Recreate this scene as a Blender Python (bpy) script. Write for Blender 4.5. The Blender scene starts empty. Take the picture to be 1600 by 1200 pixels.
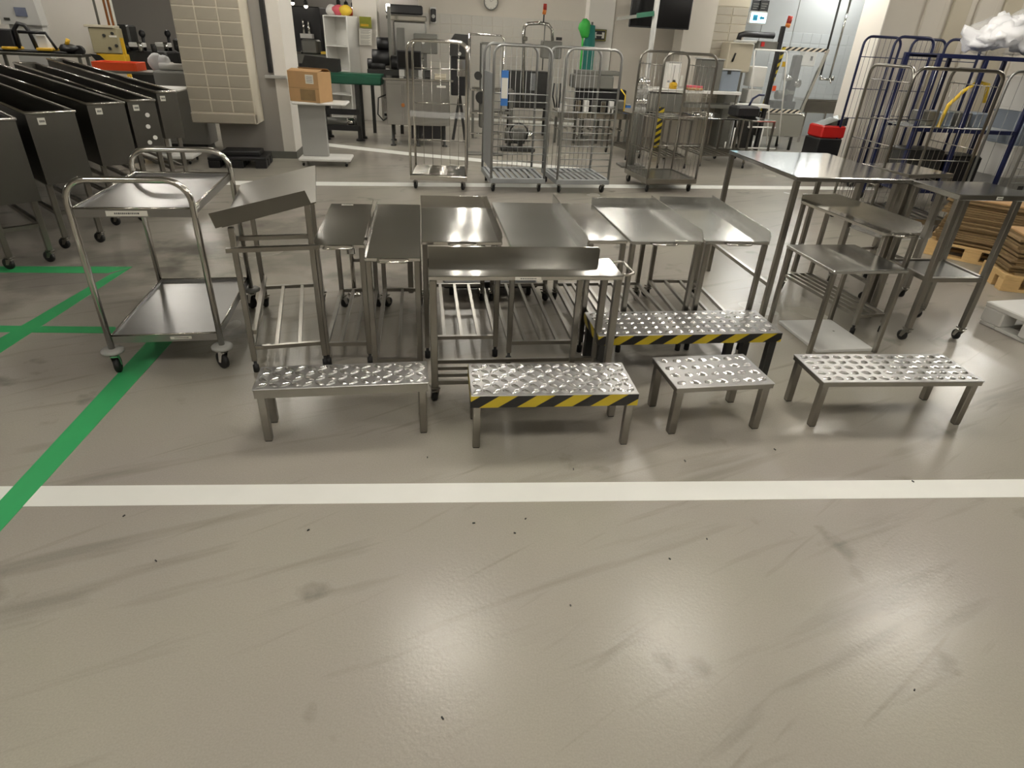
import bpy, bmesh, math, random
from mathutils import Vector, Matrix
random.seed(7)
R = math.radians
sc = bpy.context.scene
col = sc.collection

# ------------------------------------------------------------------ camera, world, exposure
CAM_H = 1.75; FPX = 957.7; PITCH = 0.515653; ROLL = 0.05184
_f = Vector((0, math.cos(PITCH), -math.sin(PITCH)))
_r0 = Vector((1, 0, 0)); _u0 = _r0.cross(_f)
_r = math.cos(ROLL)*_r0 + math.sin(ROLL)*_u0
_u = _r.cross(_f)
cam = bpy.data.cameras.new('camera'); camo = bpy.data.objects.new('camera', cam); col.objects.link(camo)
m = Matrix((_r, _u, -_f)).transposed().to_4x4(); m.translation = Vector((0, 0, CAM_H))
camo.matrix_world = m
cam.sensor_fit = 'HORIZONTAL'; cam.sensor_width = 36; cam.lens = 36*FPX/1600
cam.clip_start = .05; cam.clip_end = 200
sc.camera = camo
w = bpy.data.worlds.new('world'); sc.world = w; w.use_nodes = True
w.node_tree.nodes['Background'].inputs[0].default_value = (.8, .85, 1, 1)
w.node_tree.nodes['Background'].inputs[1].default_value = .03
sc.view_settings.view_transform = 'Standard'; sc.view_settings.look = 'None'
sc.view_settings.gamma = 1; sc.view_settings.use_curve_mapping = False
sc.view_settings.exposure = 0.0
LAMP = 90.0

def at(u, v, y):
    """point of the photograph's ray through (u, v) at depth y (metres in front of the photographer)"""
    d = _f + _r*((u-800)/FPX) - _u*((v-600)/FPX)
    s = y/d.y
    return Vector((d.x*s, y, CAM_H + d.z*s))

# ------------------------------------------------------------------ materials
MATS = {}
def mat(name, rgb, rough=.5, metal=0, noise=0, nscale=8, bump=0, bscale=60, stretch=None, emit=0, alpha=1, trans=0, spec=None, rvar=0):
    mt = bpy.data.materials.new(name); mt.use_nodes = True; nt = mt.node_tree; b = nt.nodes['Principled BSDF']
    c = [((x/255+.055)/1.055)**2.4 if x > 10 else x/255/12.92 for x in rgb]+[1]
    b.inputs['Base Color'].default_value = c; b.inputs['Roughness'].default_value = rough; b.inputs['Metallic'].default_value = metal
    if spec is not None: b.inputs['Specular IOR Level'].default_value = spec
    if alpha < 1: b.inputs['Alpha'].default_value = alpha
    if trans: b.inputs['Transmission Weight'].default_value = trans
    if emit:
        b.inputs['Emission Color'].default_value = c; b.inputs['Emission Strength'].default_value = emit
    if noise or bump or rvar:
        tc = nt.nodes.new('ShaderNodeTexCoord'); mp = nt.nodes.new('ShaderNodeMapping')
        nt.links.new(tc.outputs['Object'], mp.inputs[0])
        if stretch: mp.inputs['Scale'].default_value = stretch
    if noise or rvar:
        n = nt.nodes.new('ShaderNodeTexNoise'); n.inputs['Scale'].default_value = nscale; n.inputs['Detail'].default_value = 5
        nt.links.new(mp.outputs[0], n.inputs['Vector'])
        if noise:
            mx = nt.nodes.new('ShaderNodeMix'); mx.data_type = 'RGBA'
            mx.inputs[6].default_value = [x*(1-noise) for x in c[:3]]+[1]; mx.inputs[7].default_value = [min(1, x*(1+noise)) for x in c[:3]]+[1]
            nt.links.new(n.outputs[0], mx.inputs[0]); nt.links.new(mx.outputs[2], b.inputs['Base Color'])
        if rvar:
            mr = nt.nodes.new('ShaderNodeMapRange'); mr.inputs[1].default_value = .3; mr.inputs[2].default_value = .7
            mr.inputs[3].default_value = max(.05, rough-rvar); mr.inputs[4].default_value = rough+rvar
            nt.links.new(n.outputs[0], mr.inputs[0]); nt.links.new(mr.outputs[0], b.inputs['Roughness'])
    if bump:
        n2 = nt.nodes.new('ShaderNodeTexNoise'); n2.inputs['Scale'].default_value = bscale
        nt.links.new(mp.outputs[0], n2.inputs['Vector'])
        bp = nt.nodes.new('ShaderNodeBump'); bp.inputs['Strength'].default_value = bump; bp.inputs['Distance'].default_value = .004
        nt.links.new(n2.outputs[0], bp.inputs['Height']); nt.links.new(bp.outputs[0], b.inputs['Normal'])
    MATS[name] = mt
    return mt
STEEL = mat('brushed_steel', (208, 207, 203), .1, 1, .04, 3, rvar=.02)
STEELM = mat('mirror_steel', (186, 186, 184), .1, 1, .03, 2)
STEELB = mat('worn_steel_sheet', (190, 190, 187), .23, 1, .06, 3, rvar=.03)
TRAY = mat('tray_sheet', (158, 158, 157), .28, 1, .1, 4)
SHEET = mat('dull_sheet', (118, 116, 109), .32, 1, .08, 3)
TUBE = mat('polished_tube', (200, 197, 190), .17, 1, .03, 10)
FRAME = mat('steel_frame', (150, 147, 140), .28, 1, .10, 9)
TANK = mat('tank_steel', (96, 94, 88), .42, 1, .08, 2, rvar=.03)  # steel darkened: the dark floor it reflects is put into the colour
TREAD = mat('tread_aluminium', (184, 183, 182), .4, 1, .08, 20)
BUMP = mat('polished_tread', (232, 231, 229), .24, 1)
ZINC = mat('galvanised_wire', (165, 166, 164), .42, 1, .1, 12)
ZINCB = mat('galvanised_base', (168, 172, 174), .5, .75, .12, 14)
BLACK = mat('black_rubber', (22, 22, 22), .6)
BLACKP = mat('black_plastic', (20, 20, 22), .45)
GREYP = mat('grey_plastic', (166, 166, 162), .5)
DGREY = mat('dark_machine_paint', (52, 52, 50), .45, .3, .25, 10)
MGREY = mat('machine_grey', (120, 120, 114), .45, .5, .12, 6)
WHITE = mat('white_plastic', (226, 225, 220), .5, 0, .04, 8)
BOARD = mat('cutting_board', (228, 228, 224), .4, 0, .06, 10)
WALLP = mat('wall_paint', (206, 200, 188), .7, 0, .03, 2)
WALLW = mat('white_wall_panel', (226, 222, 214), .6, 0, .03, 2)
WALLC = mat('grey_wall_panel', (182, 186, 186), .5, 0, .03, 2)
WALLD = mat('grey_back_wall', (150, 146, 140), .7, 0, .04, 2)
TILE = mat('wall_tile', (196, 193, 184), .3, 0, .05, 3)
TILEC = mat('cool_wall_tile', (190, 195, 196), .25, 0, .05, 3)
GROUT = mat('tile_grout', (150, 146, 138), .8)
BLOCK = mat('glazed_block', (160, 153, 138), .5, 0, .08, 4)
MORTAR = mat('block_joint', (204, 197, 180), .7)
CEIL = mat('ceiling_panel', (158, 156, 150), .8)
CARD = mat('cardboard', (176, 140, 96), .8, 0, .1, 9)
CARDD = mat('flattened_cardboard', (126, 104, 70), .85, 0, .25, 14)
WOOD = mat('pallet_wood', (205, 172, 118), .75, 0, .2, 10, stretch=(1, 12, 12))
BLUE = mat('blue_paint', (24, 31, 68), .4, 0, .1, 9)
BLUEL = mat('blue_label', (52, 110, 180), .5)
GREEN = mat('green_paint', (52, 158, 94), .55, 0, .08, 6)
GREENB = mat('green_belt', (22, 84, 62), .5, 0, .15, 8)
TEAL = mat('teal_cloth', (16, 104, 92), .7, 0, .2, 10)
LIME = mat('green_cloth', (60, 176, 70), .6, 0, .25, 12)
LINE = mat('white_floor_paint', (236, 236, 230), .5, 0, .05, 5)
YELLOW = mat('yellow_paint', (206, 164, 34), .45, 0, .1, 8)
ORANGE = mat('orange_plastic', (244, 92, 44), .45, 0, .05, 8)
RED = mat('red_paint', (176, 26, 22), .4)
REDL = mat('red_lens', (150, 40, 24), .3)
AMBER = mat('amber_lens', (190, 110, 40), .3)
OLIVE = mat('olive_poster', (126, 130, 30), .5, 0, .3, 14)
PAPER = mat('paper', (216, 214, 204), .7)
INK = mat('print_ink', (90, 90, 88), .7)
SCREEN = mat('tv_screen', (6, 6, 7), .18)
LCD = mat('small_display', (92, 98, 116), .25)
EXITG = mat('exit_sign_face', (190, 240, 250), .4, emit=2.2)
EXITD = mat('exit_sign_picture', (30, 150, 190), .4)
BEIGE = mat('beige_cabinet', (188, 180, 160), .5, 0, .05, 5)
OCHRE = mat('control_box_paint', (148, 140, 112), .5, 0, .08, 6)
COOLG = mat('grey_blue_bin', (132, 142, 154), .5, 0, .05, 5)
PIPE = mat('copper_pipe', (172, 112, 66), .35, .6)
FILM = mat('clear_film', (246, 248, 250), .25, 0, alpha=.2)
FILL = mat('white_bag_filling', (240, 240, 242), .6, 0, bump=.6, bscale=14)
GUARD = mat('clear_guard', (225, 230, 232), .08, 0, alpha=.16)
PINK = mat('pink_bag', (214, 96, 110), .5)
YBAG = mat('yellow_bag', (232, 196, 60), .5)
TUBEL = mat('fluorescent_tube', (255, 249, 238), .4, emit=LAMP)
TUBEC = mat('cool_fluorescent_tube', (252, 252, 248), .4, emit=LAMP*1.1)
LUM = mat('lit_lens', (255, 244, 226), .4, emit=6)

def hazard(name, c1, c2, pitch):
    mt = bpy.data.materials.new(name); mt.use_nodes = True; nt = mt.node_tree; b = nt.nodes['Principled BSDF']; b.inputs['Roughness'].default_value = .45
    tc = nt.nodes.new('ShaderNodeTexCoord'); sp = nt.nodes.new('ShaderNodeSeparateXYZ'); nt.links.new(tc.outputs['Object'], sp.inputs[0])
    a = nt.nodes.new('ShaderNodeMath'); a.operation = 'SUBTRACT'; nt.links.new(sp.outputs[0], a.inputs[0])
    k = nt.nodes.new('ShaderNodeMath'); k.operation = 'MULTIPLY'; k.inputs[1].default_value = 1.5; nt.links.new(sp.outputs[2], k.inputs[0]); nt.links.new(k.outputs[0], a.inputs[1])
    a1 = nt.nodes.new('ShaderNodeMath'); a1.operation = 'ADD'; nt.links.new(a.outputs[0], a1.inputs[0]); nt.links.new(sp.outputs[1], a1.inputs[1])
    d = nt.nodes.new('ShaderNodeMath'); d.operation = 'DIVIDE'; d.inputs[1].default_value = pitch; nt.links.new(a1.outputs[0], d.inputs[0])
    fr = nt.nodes.new('ShaderNodeMath'); fr.operation = 'FRACT'; nt.links.new(d.outputs[0], fr.inputs[0])
    gt = nt.nodes.new('ShaderNodeMath'); gt.operation = 'GREATER_THAN'; gt.inputs[1].default_value = .5; nt.links.new(fr.outputs[0], gt.inputs[0])
    mx = nt.nodes.new('ShaderNodeMix'); mx.data_type = 'RGBA'; mx.inputs[6].default_value = (*c1, 1); mx.inputs[7].default_value = (*c2, 1)
    nt.links.new(gt.outputs[0], mx.inputs[0]); nt.links.new(mx.outputs[2], b.inputs['Base Color'])
    return mt
HAZ = hazard('hazard_tape', (.55, .42, .02), (.012, .012, .012), .176)
HAZW = hazard('pale_hazard_tape', (.7, .62, .5), (.012, .012, .012), .12)

def floor_mat():
    mt = bpy.data.materials.new('epoxy_floor'); mt.use_nodes = True; nt = mt.node_tree; L = nt.links; b = nt.nodes['Principled BSDF']
    tc = nt.nodes.new('ShaderNodeTexCoord')
    def noise(scale, detail, st=None, rot=0, dist=0):
        mp = nt.nodes.new('ShaderNodeMapping'); L.new(tc.outputs['Object'], mp.inputs[0])
        mp.inputs['Rotation'].default_value = (0, 0, rot)
        if st:
            m2 = nt.nodes.new('ShaderNodeMapping'); m2.inputs['Scale'].default_value = st; L.new(mp.outputs[0], m2.inputs[0]); mp = m2
        n = nt.nodes.new('ShaderNodeTexNoise'); n.inputs['Scale'].default_value = scale; n.inputs['Detail'].default_value = detail; n.inputs['Distortion'].default_value = dist
        L.new(mp.outputs[0], n.inputs['Vector']); return n.outputs[0]
    def rng(s, a, b_, c, d):
        q = nt.nodes.new('ShaderNodeMapRange'); q.inputs[1].default_value = a; q.inputs[2].default_value = b_; q.inputs[3].default_value = c; q.inputs[4].default_value = d
        L.new(s, q.inputs[0]); return q.outputs[0]
    def mul(a, b_):
        q = nt.nodes.new('ShaderNodeMath'); q.operation = 'MULTIPLY'; L.new(a, q.inputs[0]); L.new(b_, q.inputs[1]); return q.outputs[0]
    big = noise(.7, 3); mid = noise(1.6, 4)
    scuff = noise(1.5, 4, (.55, 6.0, 1), R(-26), .35); scuff2 = noise(2.6, 3, (.5, 7.0, 1), R(-38), .3)
    speck = noise(160, 2); grain = noise(420, 1)
    f = mul(rng(big, .3, .7, .96, 1.04), rng(mid, .3, .7, .975, 1.025))
    f = mul(f, rng(scuff, .28, .42, .76, 1.0))
    f = mul(f, rng(scuff2, .26, .36, .82, 1.0))
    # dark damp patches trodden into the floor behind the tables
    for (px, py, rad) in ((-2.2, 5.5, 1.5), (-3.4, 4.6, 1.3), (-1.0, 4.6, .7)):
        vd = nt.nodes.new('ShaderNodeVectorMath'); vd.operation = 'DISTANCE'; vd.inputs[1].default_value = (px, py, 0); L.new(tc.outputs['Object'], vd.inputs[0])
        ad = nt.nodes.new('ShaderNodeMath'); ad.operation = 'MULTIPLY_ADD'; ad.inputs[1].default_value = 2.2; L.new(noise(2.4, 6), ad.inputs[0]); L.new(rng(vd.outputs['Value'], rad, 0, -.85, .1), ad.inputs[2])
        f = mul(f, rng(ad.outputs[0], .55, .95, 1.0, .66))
    f = mul(f, rng(speck, .25, .75, .93, 1.06))
    hue = nt.nodes.new('ShaderNodeMix'); hue.data_type = 'RGBA'
    hue.inputs[6].default_value = (.345, .315, .28, 1); hue.inputs[7].default_value = (.345, .325, .272, 1)
    L.new(rng(big, .35, .65, 0, 1), hue.inputs[0])
    mx = nt.nodes.new('ShaderNodeVectorMath'); mx.operation = 'SCALE'
    L.new(hue.outputs[2], mx.inputs[0]); L.new(f, mx.inputs['Scale']); L.new(mx.outputs[0], b.inputs['Base Color'])
    L.new(rng(big, .3, .7, .22, .28), b.inputs['Roughness'])
    b.inputs['Specular IOR Level'].default_value = .4
    bp = nt.nodes.new('ShaderNodeBump'); bp.inputs['Strength'].default_value = .3; bp.inputs['Distance'].default_value = .002
    L.new(noise(70, 3), bp.inputs['Height']); L.new(bp.outputs[0], b.inputs['Normal'])
    return mt
FLOOR = floor_mat()

# ------------------------------------------------------------------ mesh helpers
class MB:
    def __init__(s): s.v = []; s.f = []; s.sm = []
    def add(s, vs, fs, smooth=False):
        o = len(s.v); s.v += [tuple(p) for p in vs]; s.f += [tuple(i+o for i in q) for q in fs]; s.sm += [smooth]*len(fs); return s
    def box(s, x0, x1, y0, y1, z0, z1, c=0):
        if c <= 0:
            vs = [(x, y, z) for z in (z0, z1) for y in (y0, y1) for x in (x0, x1)]
            return s.add(vs, [(0, 2, 3, 1), (4, 5, 7, 6), (0, 1, 5, 4), (2, 6, 7, 3), (0, 4, 6, 2), (1, 3, 7, 5)])
        return s.prism([(x0+c, y0), (x1-c, y0), (x1, y0+c), (x1, y1-c), (x1-c, y1), (x0+c, y1), (x0, y1-c), (x0, y0+c)], z0, z1, c)
    def prism(s, poly, z0, z1, c=0):
        """vertical prism of a counter-clockwise polygon, top and bottom edges chamfered by c"""
        n = len(poly); cx = sum(p[0] for p in poly)/n; cy = sum(p[1] for p in poly)/n
        def ins(p):
            dx, dy = p[0]-cx, p[1]-cy; return (p[0]-math.copysign(min(c, abs(dx)), dx), p[1]-math.copysign(min(c, abs(dy)), dy))
        rings = [[(*p, z0) for p in poly], [(*p, z1) for p in poly]] if c <= 0 else \
            [[(*ins(p), z0) for p in poly], [(*p, z0+c) for p in poly], [(*p, z1-c) for p in poly], [(*ins(p), z1) for p in poly]]
        vs = [q for r in rings for q in r]; fs = [tuple(range(n-1, -1, -1)), tuple(range((len(rings)-1)*n, len(rings)*n))]
        for k in range(len(rings)-1):
            for i in range(n): j = (i+1) % n; fs.append((k*n+i, k*n+j, (k+1)*n+j, (k+1)*n+i))
        return s.add(vs, fs)
    def bar(s, p, q, a, b=None, up=(0, 0, 1)):
        """square bar between two points, a wide and b high"""
        b = b or a; p = Vector(p); q = Vector(q); d = (q-p).normalized(); up = Vector(up)
        if abs(d.dot(up)) > .98: up = Vector((0, 1, 0))
        x = d.cross(up).normalized(); y = x.cross(d)
        vs = [e+x*(i*a/2)+y*(j*b/2) for e in (p, q) for i, j in ((-1, -1), (1, -1), (1, 1), (-1, 1))]
        return s.add(vs, [(0, 1, 2, 3), (7, 6, 5, 4), (0, 4, 5, 1), (1, 5, 6, 2), (2, 6, 7, 3), (3, 7, 4, 0)])
    def tube(s, path, r, n=8, closed=False):
        P = [Vector(p) for p in path]; m = len(P); vs = []; fs = []
        ref = None
        for i in range(m):
            a = P[i-1] if (i or closed) else P[i]; b = P[(i+1) % m] if (i < m-1 or closed) else P[i]
            d = (b-a).normalized()
            if ref is None: ref = Vector((0, 0, 1)) if abs(d.z) < .9 else Vector((1, 0, 0))
            x = ref - d*ref.dot(d)
            x = x.normalized() if x.length > 1e-5 else d.orthogonal().normalized()
            ref = x; y = d.cross(x)
            rr = r[i] if isinstance(r, (list, tuple)) else r
            vs += [P[i]+x*(rr*math.cos(2*math.pi*k/n))+y*(rr*math.sin(2*math.pi*k/n)) for k in range(n)]
        for i in range(m if closed else m-1):
            j = (i+1) % m
            for k in range(n): l = (k+1) % n; fs.append((i*n+k, i*n+l, j*n+l, j*n+k))
        s.add(vs, fs, True)
        if not closed:
            o = len(s.v)-len(vs); s.f += [tuple(o+k for k in range(n-1, -1, -1)), tuple(o+(m-1)*n+k for k in range(n))]; s.sm += [False, False]
        return s
    def cyl(s, p, q, r, n=10): return s.tube([p, q], r, n)
    def lathe(s, prof, c=(0, 0, 0), n=14):
        vs = [(c[0]+r*math.cos(2*math.pi*k/n), c[1]+r*math.sin(2*math.pi*k/n), c[2]+z) for r, z in prof for k in range(n)]
        fs = [(i*n+k, i*n+(k+1) % n, (i+1)*n+(k+1) % n, (i+1)*n+k) for i in range(len(prof)-1) for k in range(n)]
        s.add(vs, fs, True); o = len(s.v)-len(vs)
        s.f += [tuple(o+k for k in range(n-1, -1, -1)), tuple(o+(len(prof)-1)*n+k for k in range(n))]; s.sm += [False, False]
        return s
    def plate(s, pts, th, nrm):
        """flat polygon extruded along nrm by th"""
        nrm = Vector(nrm)*th; n = len(pts); P = [Vector(p) for p in pts]
        fs = [tuple(range(n-1, -1, -1)), tuple(range(n, 2*n))]+[(i, (i+1) % n, (i+1) % n+n, i+n) for i in range(n)]
        return s.add(P+[p+nrm for p in P], fs)
    def blob(s, c, rx, ry, rz, seed=0, lump=.2, n=12, m=8):
        rnd = random.Random(seed); ph = [rnd.uniform(0, 6.28) for _ in range(6)]
        vs = []; fs = []
        for i in range(m+1):
            th = math.pi*i/m
            for k in range(n):
                a = 2*math.pi*k/n
                q = 1+lump*(math.sin(3*a+ph[0]+2*th)*.5+math.sin(5*a+ph[1]-3*th)*.3+math.sin(4*th+ph[2]+a)*.4)*math.sin(th)
                vs.append((c[0]+rx*q*math.sin(th)*math.cos(a), c[1]+ry*q*math.sin(th)*math.sin(a), c[2]+rz*q*math.cos(th)))
        for i in range(m):
            for k in range(n): l = (k+1) % n; fs.append((i*n+k, (i+1)*n+k, (i+1)*n+l, i*n+l))
        return s.add(vs, fs, True)
    def mesh(s, name, m):
        me = bpy.data.meshes.new(name); me.from_pydata(s.v, [], s.f)
        for i, p in enumerate(me.polygons): p.use_smooth = s.sm[i]
        bm = bmesh.new(); bm.from_mesh(me); bmesh.ops.recalc_face_normals(bm, faces=bm.faces); bm.to_mesh(me); bm.free()
        me.materials.append(m); me.update(); return me
    def build(s, name, m, parent=None, label=None, kind=None):
        return put(name, s.mesh(name, m), parent, label, kind)
def put(name, me, parent=None, label=None, kind=None, loc=None, rz=0):
    o = bpy.data.objects.new(name, me); col.objects.link(o)
    if parent: o.parent = parent
    if loc is not None: o.location = loc
    if rz: o.rotation_euler = (0, 0, rz)
    if label: o['label'] = label
    if kind: o['kind'] = kind
    return o
def thing(name, label, cat, loc=(0, 0, 0), rz=0, group=None):
    o = bpy.data.objects.new(name, None); col.objects.link(o); o.location = loc; o.rotation_euler = (0, 0, rz)
    o.empty_display_size = .1; o['label'] = label; o['category'] = cat
    if group: o['group'] = group
    return o
def tag(o, label, cat, group=None):
    o['label'] = label; o['category'] = cat
    if group: o['group'] = group
    return o
def arch(p0, p1, r, top, k=5):
    """path: up from p0, rounded corner, across, rounded corner, down to p1"""
    p0 = Vector(p0); p1 = Vector(p1); d = Vector((p1.x-p0.x, p1.y-p0.y, 0)); L = d.length; d.normalize(); Z = Vector((0, 0, 1))
    a = Vector((p0.x, p0.y, top-r)); b = Vector((p1.x, p1.y, top-r)); out = [p0]
    for i in range(k+1):
        t = math.pi/2*i/k; out.append(a+d*(r*(1-math.cos(t)))+Z*(r*math.sin(t)))
    for i in range(k+1):
        t = math.pi/2*(1-i/k); out.append(b-d*(r*(1-math.cos(t)))+Z*(r*math.sin(t)))
    return out+[p1]
_cache = {}
def cached(key, fn):
    if key not in _cache: _cache[key] = fn()
    return _cache[key]
def caster(parent, x, y, ztop=.1, r=.035, rz=0, bumper=False, fork=FRAME):
    """fork part with a wheel sub-part"""
    def fk():
        b = MB(); b.box(-.024, .024, -.024, .024, ztop-.008, ztop); b.cyl((0, 0, ztop-.025), (0, 0, ztop), .014)
        for sx in (-1, 1): b.plate([(sx*.017, -.018, ztop-.02), (sx*.017, .02, ztop-.02), (sx*.017, .032, r-.008), (sx*.017, .012, r-.008)], .003, (sx, 0, 0))
        b.box(-.018, .018, -.02, .022, ztop-.028, ztop-.02); return b.mesh('caster', fork)
    def wh():
        b = MB(); n = 16; prof = [(r*.35, -.015), (r*.8, -.015), (r, -.010), (r, .010), (r*.8, .015), (r*.35, .015)]
        vs = [(q, rr*math.cos(2*math.pi*k/n), rr*math.sin(2*math.pi*k/n)) for rr, q in prof for k in range(n)]
        fs = [(i*n+k, i*n+(k+1) % n, (i+1)*n+(k+1) % n, (i+1)*n+k) for i in range(len(prof)-1) for k in range(n)]
        fs += [tuple(range(n)), tuple(range((len(prof)-1)*n, len(prof)*n))]
        b.add(vs, fs, True); return b.mesh('wheel', BLACK)
    c = put('caster', cached(('fk', ztop, r, fork.name), fk), parent, loc=(x, y, 0), rz=rz)
    put('wheel', cached(('wh', r), wh), c, loc=(0, .024, r))
    if bumper: put('bumper_disc', cached(('bd', ztop), lambda: MB().lathe([(.03, ztop-.004), (.056, ztop), (.058, ztop+.012), (.05, ztop+.02), (.02, ztop+.022)], n=20).mesh('bumper_disc', GREYP)), c)
    return c
def foot(parent, x, y, h=.06):
    put('foot', cached(('ft', h), lambda: MB().lathe([(.017, 0), (.017, h*.6), (.009, h*.62), (.009, h+.01)], n=10).mesh('foot', BLACK)), parent, loc=(x, y, 0))

# ------------------------------------------------------------------ room shell
YAW = R(9)
EX = Vector((math.cos(YAW), math.sin(YAW), 0)); EY = Vector((-math.sin(YAW), math.cos(YAW), 0))
def struct(name, b, m, parent=None):
    o = b.build(name, m, parent)
    if parent is None: o['kind'] = 'structure'
    return o
CEIL_Z = 3.2
fl = struct('floor', MB().box(-16, 16, -5, 27, -.1, 0), FLOOR)
struct('ceiling', MB().box(-16, 16, -5, 27, CEIL_Z, CEIL_Z+.1), CEIL)
struct('wall_near', MB().box(-16, 16, -5.1, -5, 0, CEIL_Z), WALLP)
struct('wall_east', MB().box(15.9, 16, -5, 27, 0, CEIL_Z), WALLP)
struct('wall_west', MB().box(-16, -15.9, -5, 27, 0, CEIL_Z), WALLD)
struct('wall_far', MB().box(-16, 16, 26.9, 27, 0, CEIL_Z), WALLD)
def strip(pts, name, m, z=.0012):
    b = MB(); b.plate([(x, y, 0) for x, y in pts], z, (0, 0, 1)); return b.build(name, m, fl)
def ext(a, b, k0, k1): return [(a[0]+(b[0]-a[0])*k, a[1]+(b[1]-a[1])*k) for k in (k0, k1)]
n0, n1 = ext((-2.045, 1.862), (2.397, 2.274), -.5, 1.6); f0, f1 = ext((-2.137, 1.984), (2.496, 2.414), -.5, 1.6)
strip([n0, n1, f1, f0], 'white_line', LINE)
def gp(u, v):
    d = _f + _r*((u-800)/FPX) - _u*((v-600)/FPX); s = -CAM_H/d.z; return (d.x*s, d.y*s)
a0, a1 = gp(500, 284), gp(1240, 291); b0, b1 = gp(500, 290), gp(1240, 296)
p0, p1 = ext(a0, a1, -.2, 1.2); q0, q1 = ext(b0, b1, -.2, 1.2)
strip([q0, q1, p1, p0], 'white_line', LINE)
for (u0, v0, u1, v1, hh) in ((470, 219, 640, 238, 5), (640, 238, 905, 262, 5), (470, 168, 640, 180, 4), (600, 177, 900, 192, 4)):
    strip([gp(u0, v0+hh), gp(u1, v1+hh), gp(u1, v1), gp(u0, v0)], 'white_line', LINE)
g0, g1 = ext(gp(0, 831), gp(271, 532), -.5, 1.25); h0, h1 = ext(gp(0, 783), gp(232, 532), -.5, 1.25)
strip([g0, g1, h1, h0], 'green_line', GREEN, .0022)
strip([gp(-40, 578), gp(-40, 552), gp(172, 429), gp(207, 417)], 'green_line', GREEN, .0022)
strip([gp(-120, 425), gp(168, 427), gp(207, 417), gp(-120, 416)], 'green_line', GREEN, .0018)
strip([gp(-200, 517), gp(186, 521), gp(180, 511), gp(-200, 507)], 'green_line', GREEN, .0018)
# small dark crumbs swept over the floor
deb = MB(); rnd = random.Random(3)
for (u, v) in ((480, 830), (192, 808), (668, 716), (738, 818), (820, 812), (806, 834), (1048, 875), (1105, 844), (1071, 722), (896, 735), (892, 948), (693, 1125), (1428, 1080), (245, 878), (1428, 754), (1212, 704)):
    x, y = gp(u, v); a = rnd.uniform(0, 3); q = rnd.uniform(.006, .013)
    deb.bar((x, y, .003), (x+q*math.cos(a), y+q*math.sin(a), .004), .004)
deb.build('floor_crumbs', BLACK, fl, kind='stuff')

# ceiling lamps, the light of the room
def ceiling_lamp(x, y, label, tm=TUBEL):
    t = thing('ceiling_lamp', label, 'lamp', (x, y, CEIL_Z-.09), YAW, 'ceiling lamps over the work floor')
    b = MB(); b.box(-.3, .3, -.36, .36, .05, .09, .008)
    b.build('lamp_housing', WHITE, t)
    for sx in (-1, 1): MB().cyl((sx*.17, -.3, .02), (sx*.17, .3, .02), .03, 8).build('tube', tm, t)
LAMPS = [(-2.9, .6), (-.3, .9), (2.4, 1.2), (-.5, 3.7), (1.6, 3.9), (3.9, 4.2), (-.6, 7.2), (1.9, 7.4), (4.6, 7.6), (-3.4, 8.0), (-.95, 10.6), (1.5, 10.9), (4.2, 11.2), (-1.2, 14.2), (1.4, 14.3), (-4.4, 12.5),
         (-8.2, 9.4), (-6.6, 11.0), (-8, 15), (-4, 19), (7.4, 9.2), (2.2, -2.2), (-1.2, -2.4), (-9.5, 3)]  # the first two in this row are added to brighten the left wall
for x, y in LAMPS: ceiling_lamp(x, y, 'white ceiling lamp with two bare tubes above the work floor')
for x, y in [(5.0, 13.2), (7.0, 12.8), (6.8, 15.2), (10, 12)]:
    ceiling_lamp(x, y, 'cool white ceiling lamp with two bare tubes above the machines at right', TUBEC)

# ------------------------------------------------------------------ step stools
def bumps(w, d, z, pitch, ln, wd, ang):
    b = MB(); ny = max(2, round((d-.03)/pitch)); nx = max(3, round((w-.03)/pitch)); px = (w-.02)/nx; py = (d-.02)/ny
    for j in range(ny):
        for i in range(nx):
            x = -w/2+.01+(i+.5)*px; y = -d/2+.01+(j+.5)*py
            a = ang if (i+j) % 2 == 0 else -ang
            ca, sa = math.cos(a), math.sin(a)
            def T(p, q, h): return (x+p*ca-q*sa, y+p*sa+q*ca, z+h)
            vs = [T(-ln/2, 0, 0), T(-ln*.22, -wd/2, 0), T(ln*.22, -wd/2, 0), T(ln/2, 0, 0), T(ln*.22, wd/2, 0), T(-ln*.22, wd/2, 0),
                  T(-ln*.36, 0, .003), T(-ln*.16, -wd*.24, .0065), T(ln*.16, -wd*.24, .0065), T(ln*.36, 0, .003), T(ln*.16, wd*.24, .0065), T(-ln*.16, wd*.24, .0065)]
            b.add(vs, [(k, (k+1) % 6, (k+1) % 6+6, k+6) for k in range(6)]+[(6, 7, 8, 9, 10, 11)])
    return b
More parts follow.
